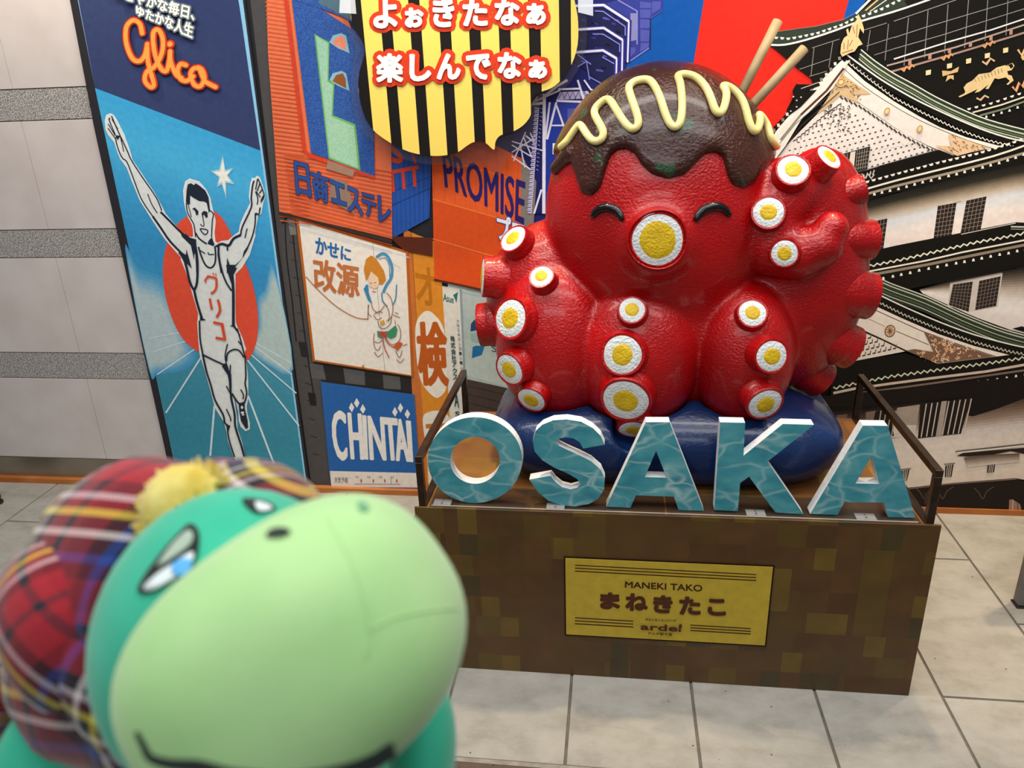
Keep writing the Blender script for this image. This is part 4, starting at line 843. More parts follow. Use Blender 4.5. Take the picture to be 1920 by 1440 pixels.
# ================================================================ display plinth
PX0, PX1, PY0, PY1, PZ = -0.470, 0.722, 1.606, 2.205, 0.482
pl = thing('display_plinth', 'gold-brown mosaic patterned display plinth with dark metal side rails on tiled floor', 'plinth', (0.13, 1.9, 0))
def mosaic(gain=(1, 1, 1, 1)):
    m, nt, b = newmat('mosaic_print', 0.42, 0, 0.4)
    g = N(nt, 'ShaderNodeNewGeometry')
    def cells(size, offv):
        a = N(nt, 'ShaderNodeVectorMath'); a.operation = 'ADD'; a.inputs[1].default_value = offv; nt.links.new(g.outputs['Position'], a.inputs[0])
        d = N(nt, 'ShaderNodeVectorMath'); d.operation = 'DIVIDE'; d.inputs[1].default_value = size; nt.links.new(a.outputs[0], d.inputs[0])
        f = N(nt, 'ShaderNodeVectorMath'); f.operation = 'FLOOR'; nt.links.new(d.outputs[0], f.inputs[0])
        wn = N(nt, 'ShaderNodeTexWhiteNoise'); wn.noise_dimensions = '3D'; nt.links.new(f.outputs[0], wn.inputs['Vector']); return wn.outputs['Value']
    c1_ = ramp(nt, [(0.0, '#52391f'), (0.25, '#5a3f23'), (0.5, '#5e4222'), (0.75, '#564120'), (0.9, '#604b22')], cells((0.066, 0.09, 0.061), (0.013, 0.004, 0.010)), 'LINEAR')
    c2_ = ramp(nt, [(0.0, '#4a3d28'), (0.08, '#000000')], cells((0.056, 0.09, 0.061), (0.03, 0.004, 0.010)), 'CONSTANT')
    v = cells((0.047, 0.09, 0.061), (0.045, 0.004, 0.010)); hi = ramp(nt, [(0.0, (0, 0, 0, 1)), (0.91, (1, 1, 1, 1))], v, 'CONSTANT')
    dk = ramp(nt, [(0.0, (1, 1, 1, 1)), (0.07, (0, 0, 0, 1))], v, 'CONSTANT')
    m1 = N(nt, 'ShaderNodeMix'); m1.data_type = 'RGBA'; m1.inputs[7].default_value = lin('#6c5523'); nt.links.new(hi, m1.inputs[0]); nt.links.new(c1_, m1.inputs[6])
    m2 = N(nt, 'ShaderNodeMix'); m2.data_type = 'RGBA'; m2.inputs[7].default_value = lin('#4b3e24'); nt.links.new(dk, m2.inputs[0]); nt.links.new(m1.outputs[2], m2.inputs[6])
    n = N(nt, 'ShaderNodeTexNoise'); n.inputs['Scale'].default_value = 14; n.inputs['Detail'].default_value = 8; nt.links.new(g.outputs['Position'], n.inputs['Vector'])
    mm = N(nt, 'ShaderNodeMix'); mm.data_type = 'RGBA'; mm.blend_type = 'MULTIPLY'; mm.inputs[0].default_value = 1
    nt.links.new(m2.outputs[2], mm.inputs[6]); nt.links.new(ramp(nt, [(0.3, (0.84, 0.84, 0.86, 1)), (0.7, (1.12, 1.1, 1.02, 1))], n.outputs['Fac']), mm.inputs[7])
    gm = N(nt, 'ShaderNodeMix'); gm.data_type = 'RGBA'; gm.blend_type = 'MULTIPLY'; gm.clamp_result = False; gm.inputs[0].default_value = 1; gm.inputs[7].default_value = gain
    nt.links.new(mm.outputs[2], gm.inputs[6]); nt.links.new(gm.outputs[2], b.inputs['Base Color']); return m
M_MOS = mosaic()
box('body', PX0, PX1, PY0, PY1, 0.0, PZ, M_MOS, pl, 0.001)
box('painted_lit_top', PX0 + 0.0175, PX1 - 0.0175, PY0 + 0.004, PY1 - 0.002, PZ - 0.002, PZ + 0.0012, mosaic((2.3, 1.9, 1.7, 1)), pl, 0.0003, 'mosaic top with warm light painted into its colour')  # same mosaic brightened: the warm light on the top is painted into its colour
fp = box('front_panel', -0.480, 0.736, 1.600, 1.6058, 0.0, 0.4885, M_MOS, pl, 0.0006)
M_BRZ = mottled('dark_bronze', '#33271f', '#463629', 30, 0.32, metal=0.5, spec=0.5)
RZ = 0.624
def rail(x, w_=0.017):
    g = join(boxg(x - w_ / 2, x + w_ / 2, PY0, PY0 + 0.017, PZ, RZ - 0.017, 0.001), boxg(x - w_ / 2, x + w_ / 2, PY1 - 0.018, PY1 - 0.001, PZ, RZ - 0.017, 0.001),
             boxg(x - w_ / 2, x + w_ / 2, PY0, PY1 - 0.001, RZ - 0.017, RZ, 0.001), boxg(x - w_ / 2, x + w_ / 2, PY0 + 0.017, PY1 - 0.018, PZ, PZ + 0.005))
    mobj('side_rail', g[0], g[1], M_BRZ, pl)
rail(PX0 + 0.0085); rail(PX1 - 0.0085)
box('front_edge_trim', PX0 + 0.018, PX1 - 0.018, PY0 + 0.0002, PY0 + 0.003, PZ, PZ + 0.004, mottled('trim_metal', '#8a7a62', '#a8987c', 60, 0.3, metal=0.7), pl)
# name plate
pq = [(1059, 1044), (1442, 1064), (1427, 1212), (1058, 1190)]
A_, B_ = on_y(1060, 1046, 1.598), on_y(1434, 1210, 1.598)
plate = box('name_plate', A_[0], B_[0], 1.5972, 1.6001, B_[2], A_[2], pmat('#c4a93c', 0.4, 0.08, 40), pl, 0.0003, 'gold name plate with brown print')
c5 = crop(1000, 1000, 3.84)
pr = Print('plate_print', plate, 1.5972, 0.0001, 'brown lettering and rules')
BRN = '#42241a'
q0 = [(1059.5, 1045.5), (1440.5, 1065), (1425.5, 1210.5), (1059, 1189)]
box('plate_border', A_[0] - 0.0035, B_[0] + 0.0035, 1.5975, 1.5999, B_[2] - 0.0035, A_[2] + 0.0035, pmat('#241009'), plate, label='thin dark brown border')
for i in range(3):
    pr.stroke(c5(300, 229 + i * 21, 1605, 297 + i * 21), 1.9, BRN); pr.stroke(c5(300, 608 + i * 21, 720, 632 + i * 21), 1.9, BRN); pr.stroke(c5(1130, 660 + i * 19, 1565, 686 + i * 19), 1.9, BRN)
pr.text('MANEKI TAKO', c5(662, 345, 1215, 372, 1215, 418, 660, 388), BRN, 0.35)
for ch, x0, y0, x1, y1 in [('ま', 482, 424, 622, 545), ('ね', 664, 430, 822, 556), ('き', 864, 443, 1002, 572), ('た', 1052, 452, 1202, 584), ('こ', 1256, 468, 1384, 590)]:
    pr.text(ch, c5(x0 + 6, y0 + 6, x1 - 6, y0 + 10, x1 - 6, y1 - 6, x0 + 6, y1 - 9), '#55301f', 2.1)
pr.text('グルメ＆ショッピング', c5(806, 606, 1028, 616, 1028, 634, 806, 622), BRN, 0.15)
pr.text('arde', c5(775, 643, 1036, 658, 1034, 699, 773, 685), '#55301f', 0.7); pr.text('!', c5(1052, 650, 1068, 652, 1058, 698, 1044, 696), '#5f3527', 1.3)
pr.text('アルデ新大阪', c5(824, 702, 1000, 711, 1000, 731, 824, 720), BRN, 0.15)
pr.done()

# clear acrylic base sheets and clips under the letters
ac = thing('acrylic_base_sheet', 'smoky clear acrylic sheet with screwed clips under the blue letters', 'acrylic sheet', (0.12, 1.66, PZ))
M_SM = acrylic('smoked_acrylic', (0.05, 0.042, 0.035, 1), 0.08, 0.34)
ZB = PZ + 0.0015
box('sheet', -0.446, 0.126, 1.6105, 1.712, ZB, ZB + 0.004, M_SM, ac, 0.0005); box('sheet', 0.130, 0.698, 1.6105, 1.712, ZB, ZB + 0.004, M_SM, ac, 0.0005)
M_CL = acrylic('clip_acrylic', (0.8, 0.8, 0.78, 1), 0.05, 0.22); M_SC = mottled('screw_metal', '#8d8a86', '#b5b2ad', 90, 0.25, metal=0.8)
for x in (-0.415, -0.135, 0.335, 0.58):
    cl = box('clip', x - 0.022, x + 0.022, 1.613, 1.640, ZB + 0.0042, ZB + 0.0072, M_CL, ac, 0.0004)
    for dy in (1.620, 1.633):
        V, F = tubeg([(x, dy, ZB + 0.0073), (x, dy, ZB + 0.009)], 0.0024, 10); mobj('screw', V, F, M_SC, cl)
box('front_strip', -0.44, 0.69, 1.6105, 1.6125, ZB + 0.0042, ZB + 0.006, acrylic('strip', (0.8, 0.75, 0.68, 1), 0.05, 0.45), ac)

# ================================================================ the five letters
def water():
    m, nt, b = newmat('water_print', 0.4, 0, 0.4)
    g = N(nt, 'ShaderNodeNewGeometry'); mp = N(nt, 'ShaderNodeMapping'); mp.inputs['Scale'].default_value = (1, 0, 1.7); nt.links.new(g.outputs['Position'], mp.inputs['Vector'])
    nz = N(nt, 'ShaderNodeTexNoise'); nz.inputs['Scale'].default_value = 9; nz.inputs['Detail'].default_value = 2; nt.links.new(mp.outputs[0], nz.inputs['Vector'])
    ad = N(nt, 'ShaderNodeMix'); ad.data_type = 'RGBA'; ad.blend_type = 'LINEAR_LIGHT'; ad.inputs[0].default_value = 0.05; nt.links.new(mp.outputs[0], ad.inputs[6]); nt.links.new(nz.outputs['Color'], ad.inputs[7])
    v = N(nt, 'ShaderNodeTexVoronoi'); v.feature = 'DISTANCE_TO_EDGE'; v.inputs['Scale'].default_value = 10.5; nt.links.new(ad.outputs[2], v.inputs['Vector'])
    n2 = N(nt, 'ShaderNodeTexNoise'); n2.inputs['Scale'].default_value = 14; n2.inputs['Detail'].default_value = 5; nt.links.new(mp.outputs[0], n2.inputs['Vector'])
    base = ramp(nt, [(0.3, '#338494'), (0.5, '#4798a4'), (0.7, '#62a9b0')], n2.outputs['Fac'])
    ln = ramp(nt, [(0.0, (0.8,) * 3 + (1,)), (0.02, (0.5,) * 3 + (1,)), (0.075, (0, 0, 0, 1))], v.outputs['Distance'])
    n3 = N(nt, 'ShaderNodeTexNoise'); n3.inputs['Scale'].default_value = 11; nt.links.new(g.outputs['Position'], n3.inputs['Vector'])
    mu = N(nt, 'ShaderNodeMath'); mu.operation = 'MULTIPLY'; nt.links.new(ln, mu.inputs[0]); nt.links.new(ramp(nt, [(0.35, (0.15,) * 3 + (1,)), (0.65, (1, 1, 1, 1))], n3.outputs['Fac']), mu.inputs[1])
    mx = N(nt, 'ShaderNodeMix'); mx.data_type = 'RGBA'; mx.inputs[7].default_value = lin('#b9d4d2'); nt.links.new(mu.outputs[0], mx.inputs[0]); nt.links.new(base, mx.inputs[6])
    nt.links.new(mx.outputs[2], b.inputs['Base Color']); return m
M_WAT = water(); M_FOAM = mottled('white_foam_edge', '#dfe2e4', '#eef0f1', 60, 0.6, bump=0.2, bscale=300)
LY, LT = 1.630, 0.030
e_ = lambda s0, *a: crop(*s0)(*a)
sO = (800, 760, 5.486); sA = (1130, 770, 4.8); sB = (1500, 780, 6.546)
def ring(cx, cy, rx, ry, n=56, a0=0): return [(cx + rx * math.cos(2 * math.pi * k / n + a0), cy + ry * math.sin(2 * math.pi * k / n + a0)) for k in range(n)]
Sout = e_(sO, 1830, 410, 1610, 450, 1575, 385, 1510, 345, 1430, 333, 1365, 345, 1335, 378, 1360, 420, 1440, 460, 1560, 512, 1690, 578, 1790, 665, 1832, 760, 1825, 870, 1765, 965, 1670, 1020, 1530, 1045, 1390, 1035, 1250, 985, 1140, 890, 1056, 768, 1275, 730, 1320, 790, 1390, 845, 1480, 868, 1555, 850, 1580, 805, 1545, 760, 1440, 700, 1310, 645, 1190, 570, 1110, 480, 1090, 370, 1120, 270, 1190, 205, 1300, 160, 1440, 150, 1590, 175, 1710, 240, 1790, 320)
LET = {
 'O': ([ring(890.5, 862, 88.5, 80.5)], [ring(890.5, 862.5, 46.5, 44.0)]),
 'S': ([Sout], []),
 'A': ([e_(sA, 388, 122, 600, 122, 910, 918, 683, 910, 640, 790, 298, 778, 250, 890, 32, 882)], [e_(sA, 480, 378, 575, 620, 378, 614)]),
 'K': ([e_(sA, 1056, 135, 1280, 140, 1265, 435, 1620, 150, 1898, 158, 1480, 488, 1803, 960, 1553, 945, 1315, 622, 1235, 680, 1215, 932, 1003, 922)], []),
 'A2': ([e_(sB, 768, 170, 1070, 175, 1410, 1300, 1075, 1290, 1030, 1112, 540, 1103, 455, 1262, 118, 1250)], [e_(sB, 875, 540, 965, 882, 672, 878)])}
def letter(key, label):
    outs, holes = LET[key]; bm = bmesh.new()
    loops = []
    for lp in outs + holes:
        vs = [bm.verts.new(on_y(x, y, LY)) for x, y in lp]; es = [bm.edges.new((vs[i], vs[(i + 1) % len(vs)])) for i in range(len(vs))]; loops.append(es)
    zmin = min(v.co.z for v in bm.verts)
    for v in bm.verts: v.co.z += (ZB + 0.0045) - zmin
    bmesh.ops.triangle_fill(bm, use_beauty=True, use_dissolve=False, edges=[e for l in loops for e in l])
    bmesh.ops.recalc_face_normals(bm, faces=bm.faces[:])
    for f in bm.faces:
        if f.normal.y > 0: f.normal_flip()
    bm.verts.index_update()
    FV = [tuple(v.co) for v in bm.verts]; FF = [[v.index for v in f.verts] for f in bm.faces]
    t = thing('letter_' + key[0].lower(), label, 'letter', (sum(v[0] for v in FV) / len(FV), LY + LT / 2, ZB + 0.0045), 'standing letters on the plinth')
    # block: back + sides
    V = [(x, y + 0.001, z) for x, y, z in FV] + [(x, y + LT, z) for x, y, z in FV]; n = len(FV)
    F = [f[:] for f in FF] + [[i + n for i in f][::-1] for f in FF]
    for l in loops:
        for e in l:
            f = e.link_faces[0]; a, b_ = e.verts[0].index, e.verts[1].index
            il = [v.index for v in f.verts]
            if il[(il.index(a) + 1) % len(il)] != b_: a, b_ = b_, a
            F.append([b_, a, a + n, b_ + n])
    mobj('letter_block', V, F, M_FOAM, t, label='white foam block'); mobj('letter_face', FV, FF, M_WAT, t, label='face printed with rippling blue water'); bm.free(); return t
letter('O', 'blue water-print letter O, first standing letter at left end of plinth')
letter('S', 'blue water-print letter S between the O and the A')
letter('A', 'blue water-print letter A between the S and the K')
letter('K', 'blue water-print letter K between the two letters A')
letter('A2', 'blue water-print letter A at the right end after the K')
# ================================================================ octopus statue (sculpted as a distance field, then meshed)
def ell_sdf(P, c, r):
    q = P - c; k0 = np.linalg.norm(q / r, axis=-1); k1 = np.linalg.norm(q / (r * r), axis=-1)
    return k0 * (k0 - 1.0) / np.maximum(k1, 1e-9)
def smin(a, b, k):
    h = np.clip(0.5 + 0.5 * (b - a) / k, 0, 1); return b * (1 - h) + a * h - k * h * (1 - h)
def smax(a, b, k): return -smin(-a, -b, k)
def blob(px, py, Y, rx, rz, ry):
    """ellipsoid seen at a photo place with given half sizes; ry = real half depth"""
    c = on_y(px, py, Y); s = depth(c) / FPX; th = math.atan2(py - 150, FPX)
    vz = rz * s; return c, np.array([rx * s, ry, math.sqrt(max(1e-6, vz * vz - (ry * math.sin(th)) ** 2)) / math.cos(th)])
HEAD = blob(1236, 405, 1.97, 213, 250, 0.225)
LOBES = [(blob(1245, 610, 1.98, 240, 175, 0.19), 0.03), (blob(1048, 560, 1.98, 137, 146, 0.15), 0.012), (blob(1046, 640, 1.89, 118, 148, 0.14), 0.007), (blob(1193, 665, 1.85, 119, 139, 0.135), 0.006),
         (blob(1390, 664, 1.86, 96, 133, 0.13), 0.006), (blob(1486, 525, 1.99, 131, 205, 0.15), 0.02), (blob(1524, 440, 2.01, 92, 156, 0.11), 0.03), (blob(1490, 410, 1.955, 96, 108, 0.10), 0.015)]
def caps(px, py, Y, r):
    c = on_y(px, py, Y); return c, r * depth(c) / FPX
HAND = [caps(1530, 345, 1.96, 50), caps(1470, 358, 1.90, 62), caps(1438, 410, 1.87, 57), caps(1446, 460, 1.86, 56), caps(1495, 474, 1.835, 50), caps(1538, 460, 1.82, 42), caps(1558, 428, 1.82, 32)]
SNOUT = [caps(1233, 455, 1.83, 98), caps(1233, 452, 1.775, 66), caps(1233, 450, 1.74, 52)]
SOFF = on_y(1233, 450, 1.725)
def cone_sdf(P, a, ra, b, rb):
    ab = b - a; t = np.clip(((P - a) @ ab) / (ab @ ab), 0, 1); return np.linalg.norm(P - a - t[..., None] * ab, axis=-1) - (ra + (rb - ra) * t)
def body_sdf(P):
    P = np.asarray(P, float); d = ell_sdf(P, *HEAD)
    for (c, r), k in LOBES: d = smin(d, ell_sdf(P, c, r), k)
    h = None
    for (a, ra), (b, rb) in zip(HAND, HAND[1:]):
        q = cone_sdf(P, a, ra, b, rb); h = q if h is None else np.minimum(h, q)
    d = smin(d, h, 0.014)
    s = np.minimum(cone_sdf(P, SNOUT[0][0], SNOUT[0][1], SNOUT[1][0], SNOUT[1][1]), cone_sdf(P, SNOUT[1][0], SNOUT[1][1], SNOUT[2][0], SNOUT[2][1]))
    s = smax(s, (SOFF[1] - P[..., 1]), 0.006)
    d = smin(d, s, 0.04)
    return smax(d, 0.560 - P[..., 2], 0.02)
def grad(f, p, e=0.002):
    p = np.asarray(p, float); g = np.array([f(p + np.eye(3)[i] * e) - f(p - np.eye(3)[i] * e) for i in range(3)]); return g / (np.linalg.norm(g) + 1e-12)
def cast(f, px, py, t0=1.2, t1=2.9):
    """point of the surface seen at a photo place (or the nearest silhouette point)"""
    v = ray(px, py); v = v / np.linalg.norm(v); t = t0; best = (9, None)
    for _ in range(160):
        p = CAM + v * t; d = float(f(p))
        if d < best[0]: best = (d, p)
        if d < 4e-4: return p
        t += max(d * 0.8, 4e-4)
        if t > t1: break
    p = best[1]
    for _ in range(4): p = p - grad(f, p) * float(f(p))
    return p
def surface_nets(f, lo, hi, h):
    xs = [np.arange(lo[i], hi[i] + h, h) for i in range(3)]
    G = np.stack(np.meshgrid(*xs, indexing='ij'), -1); D = np.concatenate([f(G[i:i + 24]) for i in range(0, G.shape[0], 24)])
    nx, ny, nz = D.shape; S = D < 0
    acc = np.zeros((nx - 1, ny - 1, nz - 1, 3)); cnt = np.zeros((nx - 1, ny - 1, nz - 1)); co = [(i, j_, k_) for i in (0, 1) for j_ in (0, 1) for k_ in (0, 1)]
    sl = lambda c: (slice(c[0], nx - 1 + c[0]), slice(c[1], ny - 1 + c[1]), slice(c[2], nz - 1 + c[2]))
    for a in co:
        for b in co:
            if a < b and sum(abs(x - y) for x, y in zip(a, b)) == 1:
                da, db = D[sl(a)], D[sl(b)]; m = (da < 0) != (db < 0); t = np.where(m, da / np.where(m, da - db, 1), 0)
                P = np.array(a) + t[..., None] * (np.array(b) - np.array(a)); acc += P * m[..., None]; cnt += m
    act = cnt > 0; idx = -np.ones(act.shape, int); idx[act] = np.arange(act.sum())
    base = np.stack(np.nonzero(act), -1); V = (base + acc[act] / cnt[act][:, None]) * h + np.array([x[0] for x in xs])
    F = []
    for ax in range(3):
        u, w_ = [(1, 2), (2, 0), (0, 1)][ax]
        A = [slice(None)] * 3; B = [slice(None)] * 3; A[ax] = slice(0, -1); B[ax] = slice(1, None)
        m = S[tuple(A)] != S[tuple(B)]; I = np.stack(np.nonzero(m), -1); ok = (I[:, u] > 0) & (I[:, w_] > 0) & (I[:, u] < D.shape[u] - 1) & (I[:, w_] < D.shape[w_] - 1); I = I[ok]
        eu, ew = np.eye(3, dtype=int)[u], np.eye(3, dtype=int)[w_]
        q = np.stack([idx[tuple((I - eu - ew).T)], idx[tuple((I - ew).T)], idx[tuple(I.T)], idx[tuple((I - eu).T)]], -1)
        s = S[tuple(A)][tuple(I.T)]; q[~s] = q[~s][:, ::-1]; F.append(q)
    return V, np.concatenate(F).tolist()
oct_ = thing('octopus_statue', 'glossy red smiling octopus statue topped with brown sauce, seated on blue cushion', 'statue', tuple(on_y(1240, 780, 1.93)))
def glossy(name, c1, c2, c3, rough=0.2, bs=130, st=0.55, bd=0.0022, coat=0.5, sc=6):
    m, nt, b = newmat(name, rough, 0, 0.35)
    g = N(nt, 'ShaderNodeNewGeometry'); n = N(nt, 'ShaderNodeTexNoise'); n.inputs['Scale'].default_value = sc; n.inputs['Detail'].default_value = 5; nt.links.new(g.outputs['Position'], n.inputs['Vector'])
    nt.links.new(ramp(nt, [(0.3, c1), (0.5, c2), (0.7, c3)], n.outputs['Fac']), b.inputs['Base Color'])
    n2 = N(nt, 'ShaderNodeTexNoise'); n2.inputs['Scale'].default_value = bs; n2.inputs['Detail'].default_value = 3; mp = N(nt, 'ShaderNodeMapping'); mp.inputs['Scale'].default_value = (0.85, 1, 1.15)
    nt.links.new(g.outputs['Position'], mp.inputs['Vector']); nt.links.new(mp.outputs[0], n2.inputs['Vector'])
    bp = N(nt, 'ShaderNodeBump'); bp.inputs['Strength'].default_value = st; bp.inputs['Distance'].default_value = bd
    nt.links.new(n2.outputs['Fac'], bp.inputs['Height']); nt.links.new(bp.outputs[0], b.inputs['Normal'])
    b.inputs['Coat Weight'].default_value = 0.25; b.inputs['Coat Roughness'].default_value = 0.12; return m, nt, b
M_RED = glossy('red_gloss_paint', '#94070a', '#a8090c', '#b70c0e', bs=170, st=1.0, bd=0.003)[0]
V, F = surface_nets(body_sdf, (-0.62, 1.62, 0.50), (0.78, 2.28, 1.50), 0.0075)
mobj('body', V.tolist(), F, M_RED, oct_, True)

# sauce cap
hp = lambda x, y: cast(lambda q: ell_sdf(np.asarray(q), *HEAD), x, y)
hc = HEAD[0]
bd_ = [(1030, 285), (1045, 288), (1060, 284), (1070, 284), (1076, 296), (1084, 330), (1093, 358), (1110, 364), (1127, 348), (1138, 312), (1146, 288), (1160, 276), (1177, 274), (1192, 284), (1204, 306), (1224, 324), (1254, 332), (1284, 323), (1304, 301), (1320, 284), (1340, 280), (1354, 290), (1361, 320), (1372, 342), (1392, 350), (1412, 340), (1424, 318)]
tab = []
for x, y in bd_:
    q = hp(x, y); q[2] -= 0.006; tab.append((math.atan2(q[0] - hc[0], -(q[1] - hc[1])), q[2]))
tab.sort(); zf = tab[0][1]; zl = tab[-1][1]
bk = [(-math.pi, 1.30), (-2.7, 1.24), (-2.3, 1.31), (-1.95, 1.26)]
az = np.array([a for a, _ in bk] + [a for a, _ in tab] + [1.9, 2.2, 2.6, math.pi]); zz = np.array([z for _, z in bk] + [z for _, z in tab] + [1.29, 1.23, 1.31, 1.30])
o_ = np.argsort(az); az, zz = az[o_], zz[o_]
FA, FB = hp(1072, 288), hp(1044, 316)
def sauce_sdf(P):
    P = np.asarray(P, float); d = ell_sdf(P, *HEAD)
    a = np.arctan2(P[..., 0] - hc[0], -(P[..., 1] - hc[1])); zb = np.interp(a, az, zz)
    top = np.clip((P[..., 2] - 1.25) / 0.2, 0, 1)
    s = smax(smax(d - (0.013 + 0.010 * top), -(d + 0.02), 0.004), (zb - P[..., 2]) * 0.62, 0.020)
    return smin(s, cone_sdf(P, FA, 0.021, FB, 0.017), 0.012)
def full_sdf(P): return np.minimum(body_sdf(P), sauce_sdf(P))
msauce, nt, b = glossy('sauce_paint', '#2d1410', '#3a1b14', '#4a2719', rough=0.22, sc=4, st=1.0, bd=0.003)
g = N(nt, 'ShaderNodeNewGeometry'); v_ = N(nt, 'ShaderNodeTexNoise'); v_.inputs['Scale'].default_value = 21; v_.inputs['Detail'].default_value = 1; nt.links.new(g.outputs['Position'], v_.inputs['Vector'])
mk = ramp(nt, [(0.665, (0, 0, 0, 1)), (0.70, (0.75,) * 3 + (1,))], v_.outputs['Fac'])
old = b.inputs['Base Color'].links[0].from_socket; mx = N(nt, 'ShaderNodeMix'); mx.data_type = 'RGBA'; mx.inputs[7].default_value = lin('#1f4a2c')
nt.links.new(mk, mx.inputs[0]); nt.links.new(old, mx.inputs[6]); nt.links.new(mx.outputs[2], b.inputs['Base Color'])
V, F = surface_nets(sauce_sdf, (-0.34, 1.68, 1.08), (0.52, 2.26, 1.50), 0.0058)
mobj('sauce', V.tolist(), F, msauce, oct_, True, label='dark brown dripping sauce cap')
# mayonnaise line
s4 = crop(1000, 130, 4.0)
mp_ = s4(208, 600, 255, 555, 300, 490, 345, 430, 368, 430, 400, 480, 440, 530, 480, 545, 520, 525, 532, 470, 495, 400, 465, 335, 490, 280, 560, 232, 605, 275, 650, 350, 700, 420, 748, 455, 788, 425, 785, 360, 755, 270, 728, 190, 722, 140, 770, 100, 850, 88, 900, 120, 950, 220, 985, 330, 1020, 410, 1060, 440, 1100, 405, 1113, 300, 1110, 200, 1098, 110, 1082, 62, 1140, 50, 1220, 75, 1290, 150, 1330, 240, 1355, 310, 1385, 340, 1415, 310, 1435, 240, 1438, 180, 1415, 135, 1470, 150, 1540, 215, 1580, 300, 1605, 400, 1640, 472, 1672, 450, 1688, 390, 1680, 348, 1712, 380, 1745, 440, 1765, 520, 1795, 565, 1815, 590)
mp_ = [tuple(q) for q in catmull([np.array(q) for q in mp_], 4)]
path = []
for x, y in mp_:
    q = cast(full_sdf, x, y); path.append(q + grad(full_sdf, q) * 0.0045)
path = [sum(path[max(0, i - 1):i + 2]) / len(path[max(0, i - 1):i + 2]) for i in range(len(path))]
V, F = tubeg(path, [0.006] + [0.0088] * (len(path) - 2) + [0.005], 12)
mobj('mayonnaise_line', V, F, mottled('mayonnaise_paint', '#e3d184', '#efe09c', 20, 0.35, bump=0.4, bscale=120, bdist=0.002), oct_, True, label='pale yellow zigzag mayonnaise line')
# closed smiling eyes
M_BLK = glossy('black_gloss_paint', '#0b0a0c', '#100f11', '#161517', rough=0.15)[0]
for pts in ([(1111, 406), (1120, 395), (1134, 389), (1150, 391), (1161, 400), (1168, 413)], [(1303, 414), (1310, 402), (1322, 392), (1339, 387), (1356, 391), (1368, 404)]):
    pp = [tuple(q) for q in catmull([np.array(q) for q in pts], 4)]; P3 = []
    for x, y in pp: q = cast(body_sdf, x, y); P3.append(q + grad(body_sdf, q) * 0.002)
    n_ = len(P3); V, F = tubeg(P3, [0.0035 + 0.0070 * math.sin(math.pi * min(1, (i + 0.6) / n_)) ** 0.5 for i in range(n_)], 12); mobj('eye', V, F, M_BLK, oct_, True, label='black curved closed eye')
# suckers
M_EGG = mottled('sucker_white', '#d5dadb', '#e4e7e6', 50, 0.5, bump=0.9, bscale=170, bdist=0.004)
M_YOLK = mottled('sucker_yellow', '#cfa90f', '#dcb91c', 40, 0.45, bump=0.9, bscale=170, bdist=0.003)
SUCK = []
def sucker(px, py, r, h=0.034, name='sucker', nrm=None, yr=0.55, red=1.10, skip=False, mix=0.0, back=0.0):
    bx, by = px, py; r = None if r is None else r
    for _ in range(7):
        q = cast(body_sdf, bx, by) + np.array([0, back, 0]); n = grad(body_sdf, q) if nrm is None else np.array(nrm, float) / np.linalg.norm(nrm)
        if mix and nrm is None:
            tc_ = CAM - q; tc_ /= np.linalg.norm(tc_); n = n * (1 - mix) + tc_ * mix; n /= np.linalg.norm(n)
        top = q + n * h; e = np.array([px, py]) - proj(top); bx += e[0] * 0.8; by += e[1] * 0.8
    R = r * depth(top) / FPX; SUCK.append((q - n * 0.024, q + n * h, R * 1.27))
    a = np.array([0, 0, 1.0]) if abs(n[2]) < 0.9 else np.array([1.0, 0, 0]); u = np.cross(n, a); u /= np.linalg.norm(u); w2 = np.cross(n, u); NS = 36
    prof = [(-0.022 - 2.2 * back, 1.15), (-0.004, 1.22), (0.006, 1.15), (0.014, 1.10), (h - 0.003, red), (h, red - 0.03), (h, 0.97), (h - 0.002, 0.9), (h - 0.002, 0.0)]
    if skip: prof = [(-0.03, 1.25)] + prof[3:]
    V, F = [], []
    for z, k in prof[:-1]:
        for i in range(NS): an = 2 * math.pi * i / NS; wob = 1 + 0.015 * math.sin(3 * an + px) ; V.append(q + n * z + (u * math.cos(an) + w2 * math.sin(an)) * R * k * wob)
    for j_ in range(len(prof) - 2):
        for i in range(NS): F.append([j_ * NS + i, j_ * NS + (i + 1) % NS, (j_ + 1) * NS + (i + 1) % NS, (j_ + 1) * NS + i])
    F.append([(len(prof) - 2) * NS + i for i in range(NS)])
    s = mobj(name, V, F, M_RED, oct_, True); s.data.set_sharp_from_angle(angle=math.radians(38))
    def disc(nm, rr, z0, z1, mat, lab):
        VV, FF = [], []; NR = 5
        for j_ in range(NR + 1):
            k = j_ / NR; zz_ = z0 + (z1 - z0) * math.sqrt(max(0, 1 - k ** 4))
            for i in range(NS): an = 2 * math.pi * i / NS; wob = 1 + 0.03 * math.sin(2 * an + py) + 0.015 * math.sin(5 * an + px); VV.append(q + n * zz_ + (u * math.cos(an) + w2 * math.sin(an)) * rr * k * wob)
        for j_ in range(NR):
            for i in range(NS): FF.append([j_ * NS + i, (j_ + 1) * NS + i, (j_ + 1) * NS + (i + 1) % NS, j_ * NS + (i + 1) % NS])
        mobj(nm, VV, FF, mat, s, True, label=lab)
    disc('white_ring', R * 0.975, h - 0.001, h + 0.0022, M_EGG, 'rough white painted disc'); disc('yellow_centre', R * yr, h + 0.0015, h + 0.0042, M_YOLK, 'rough yellow painted centre')
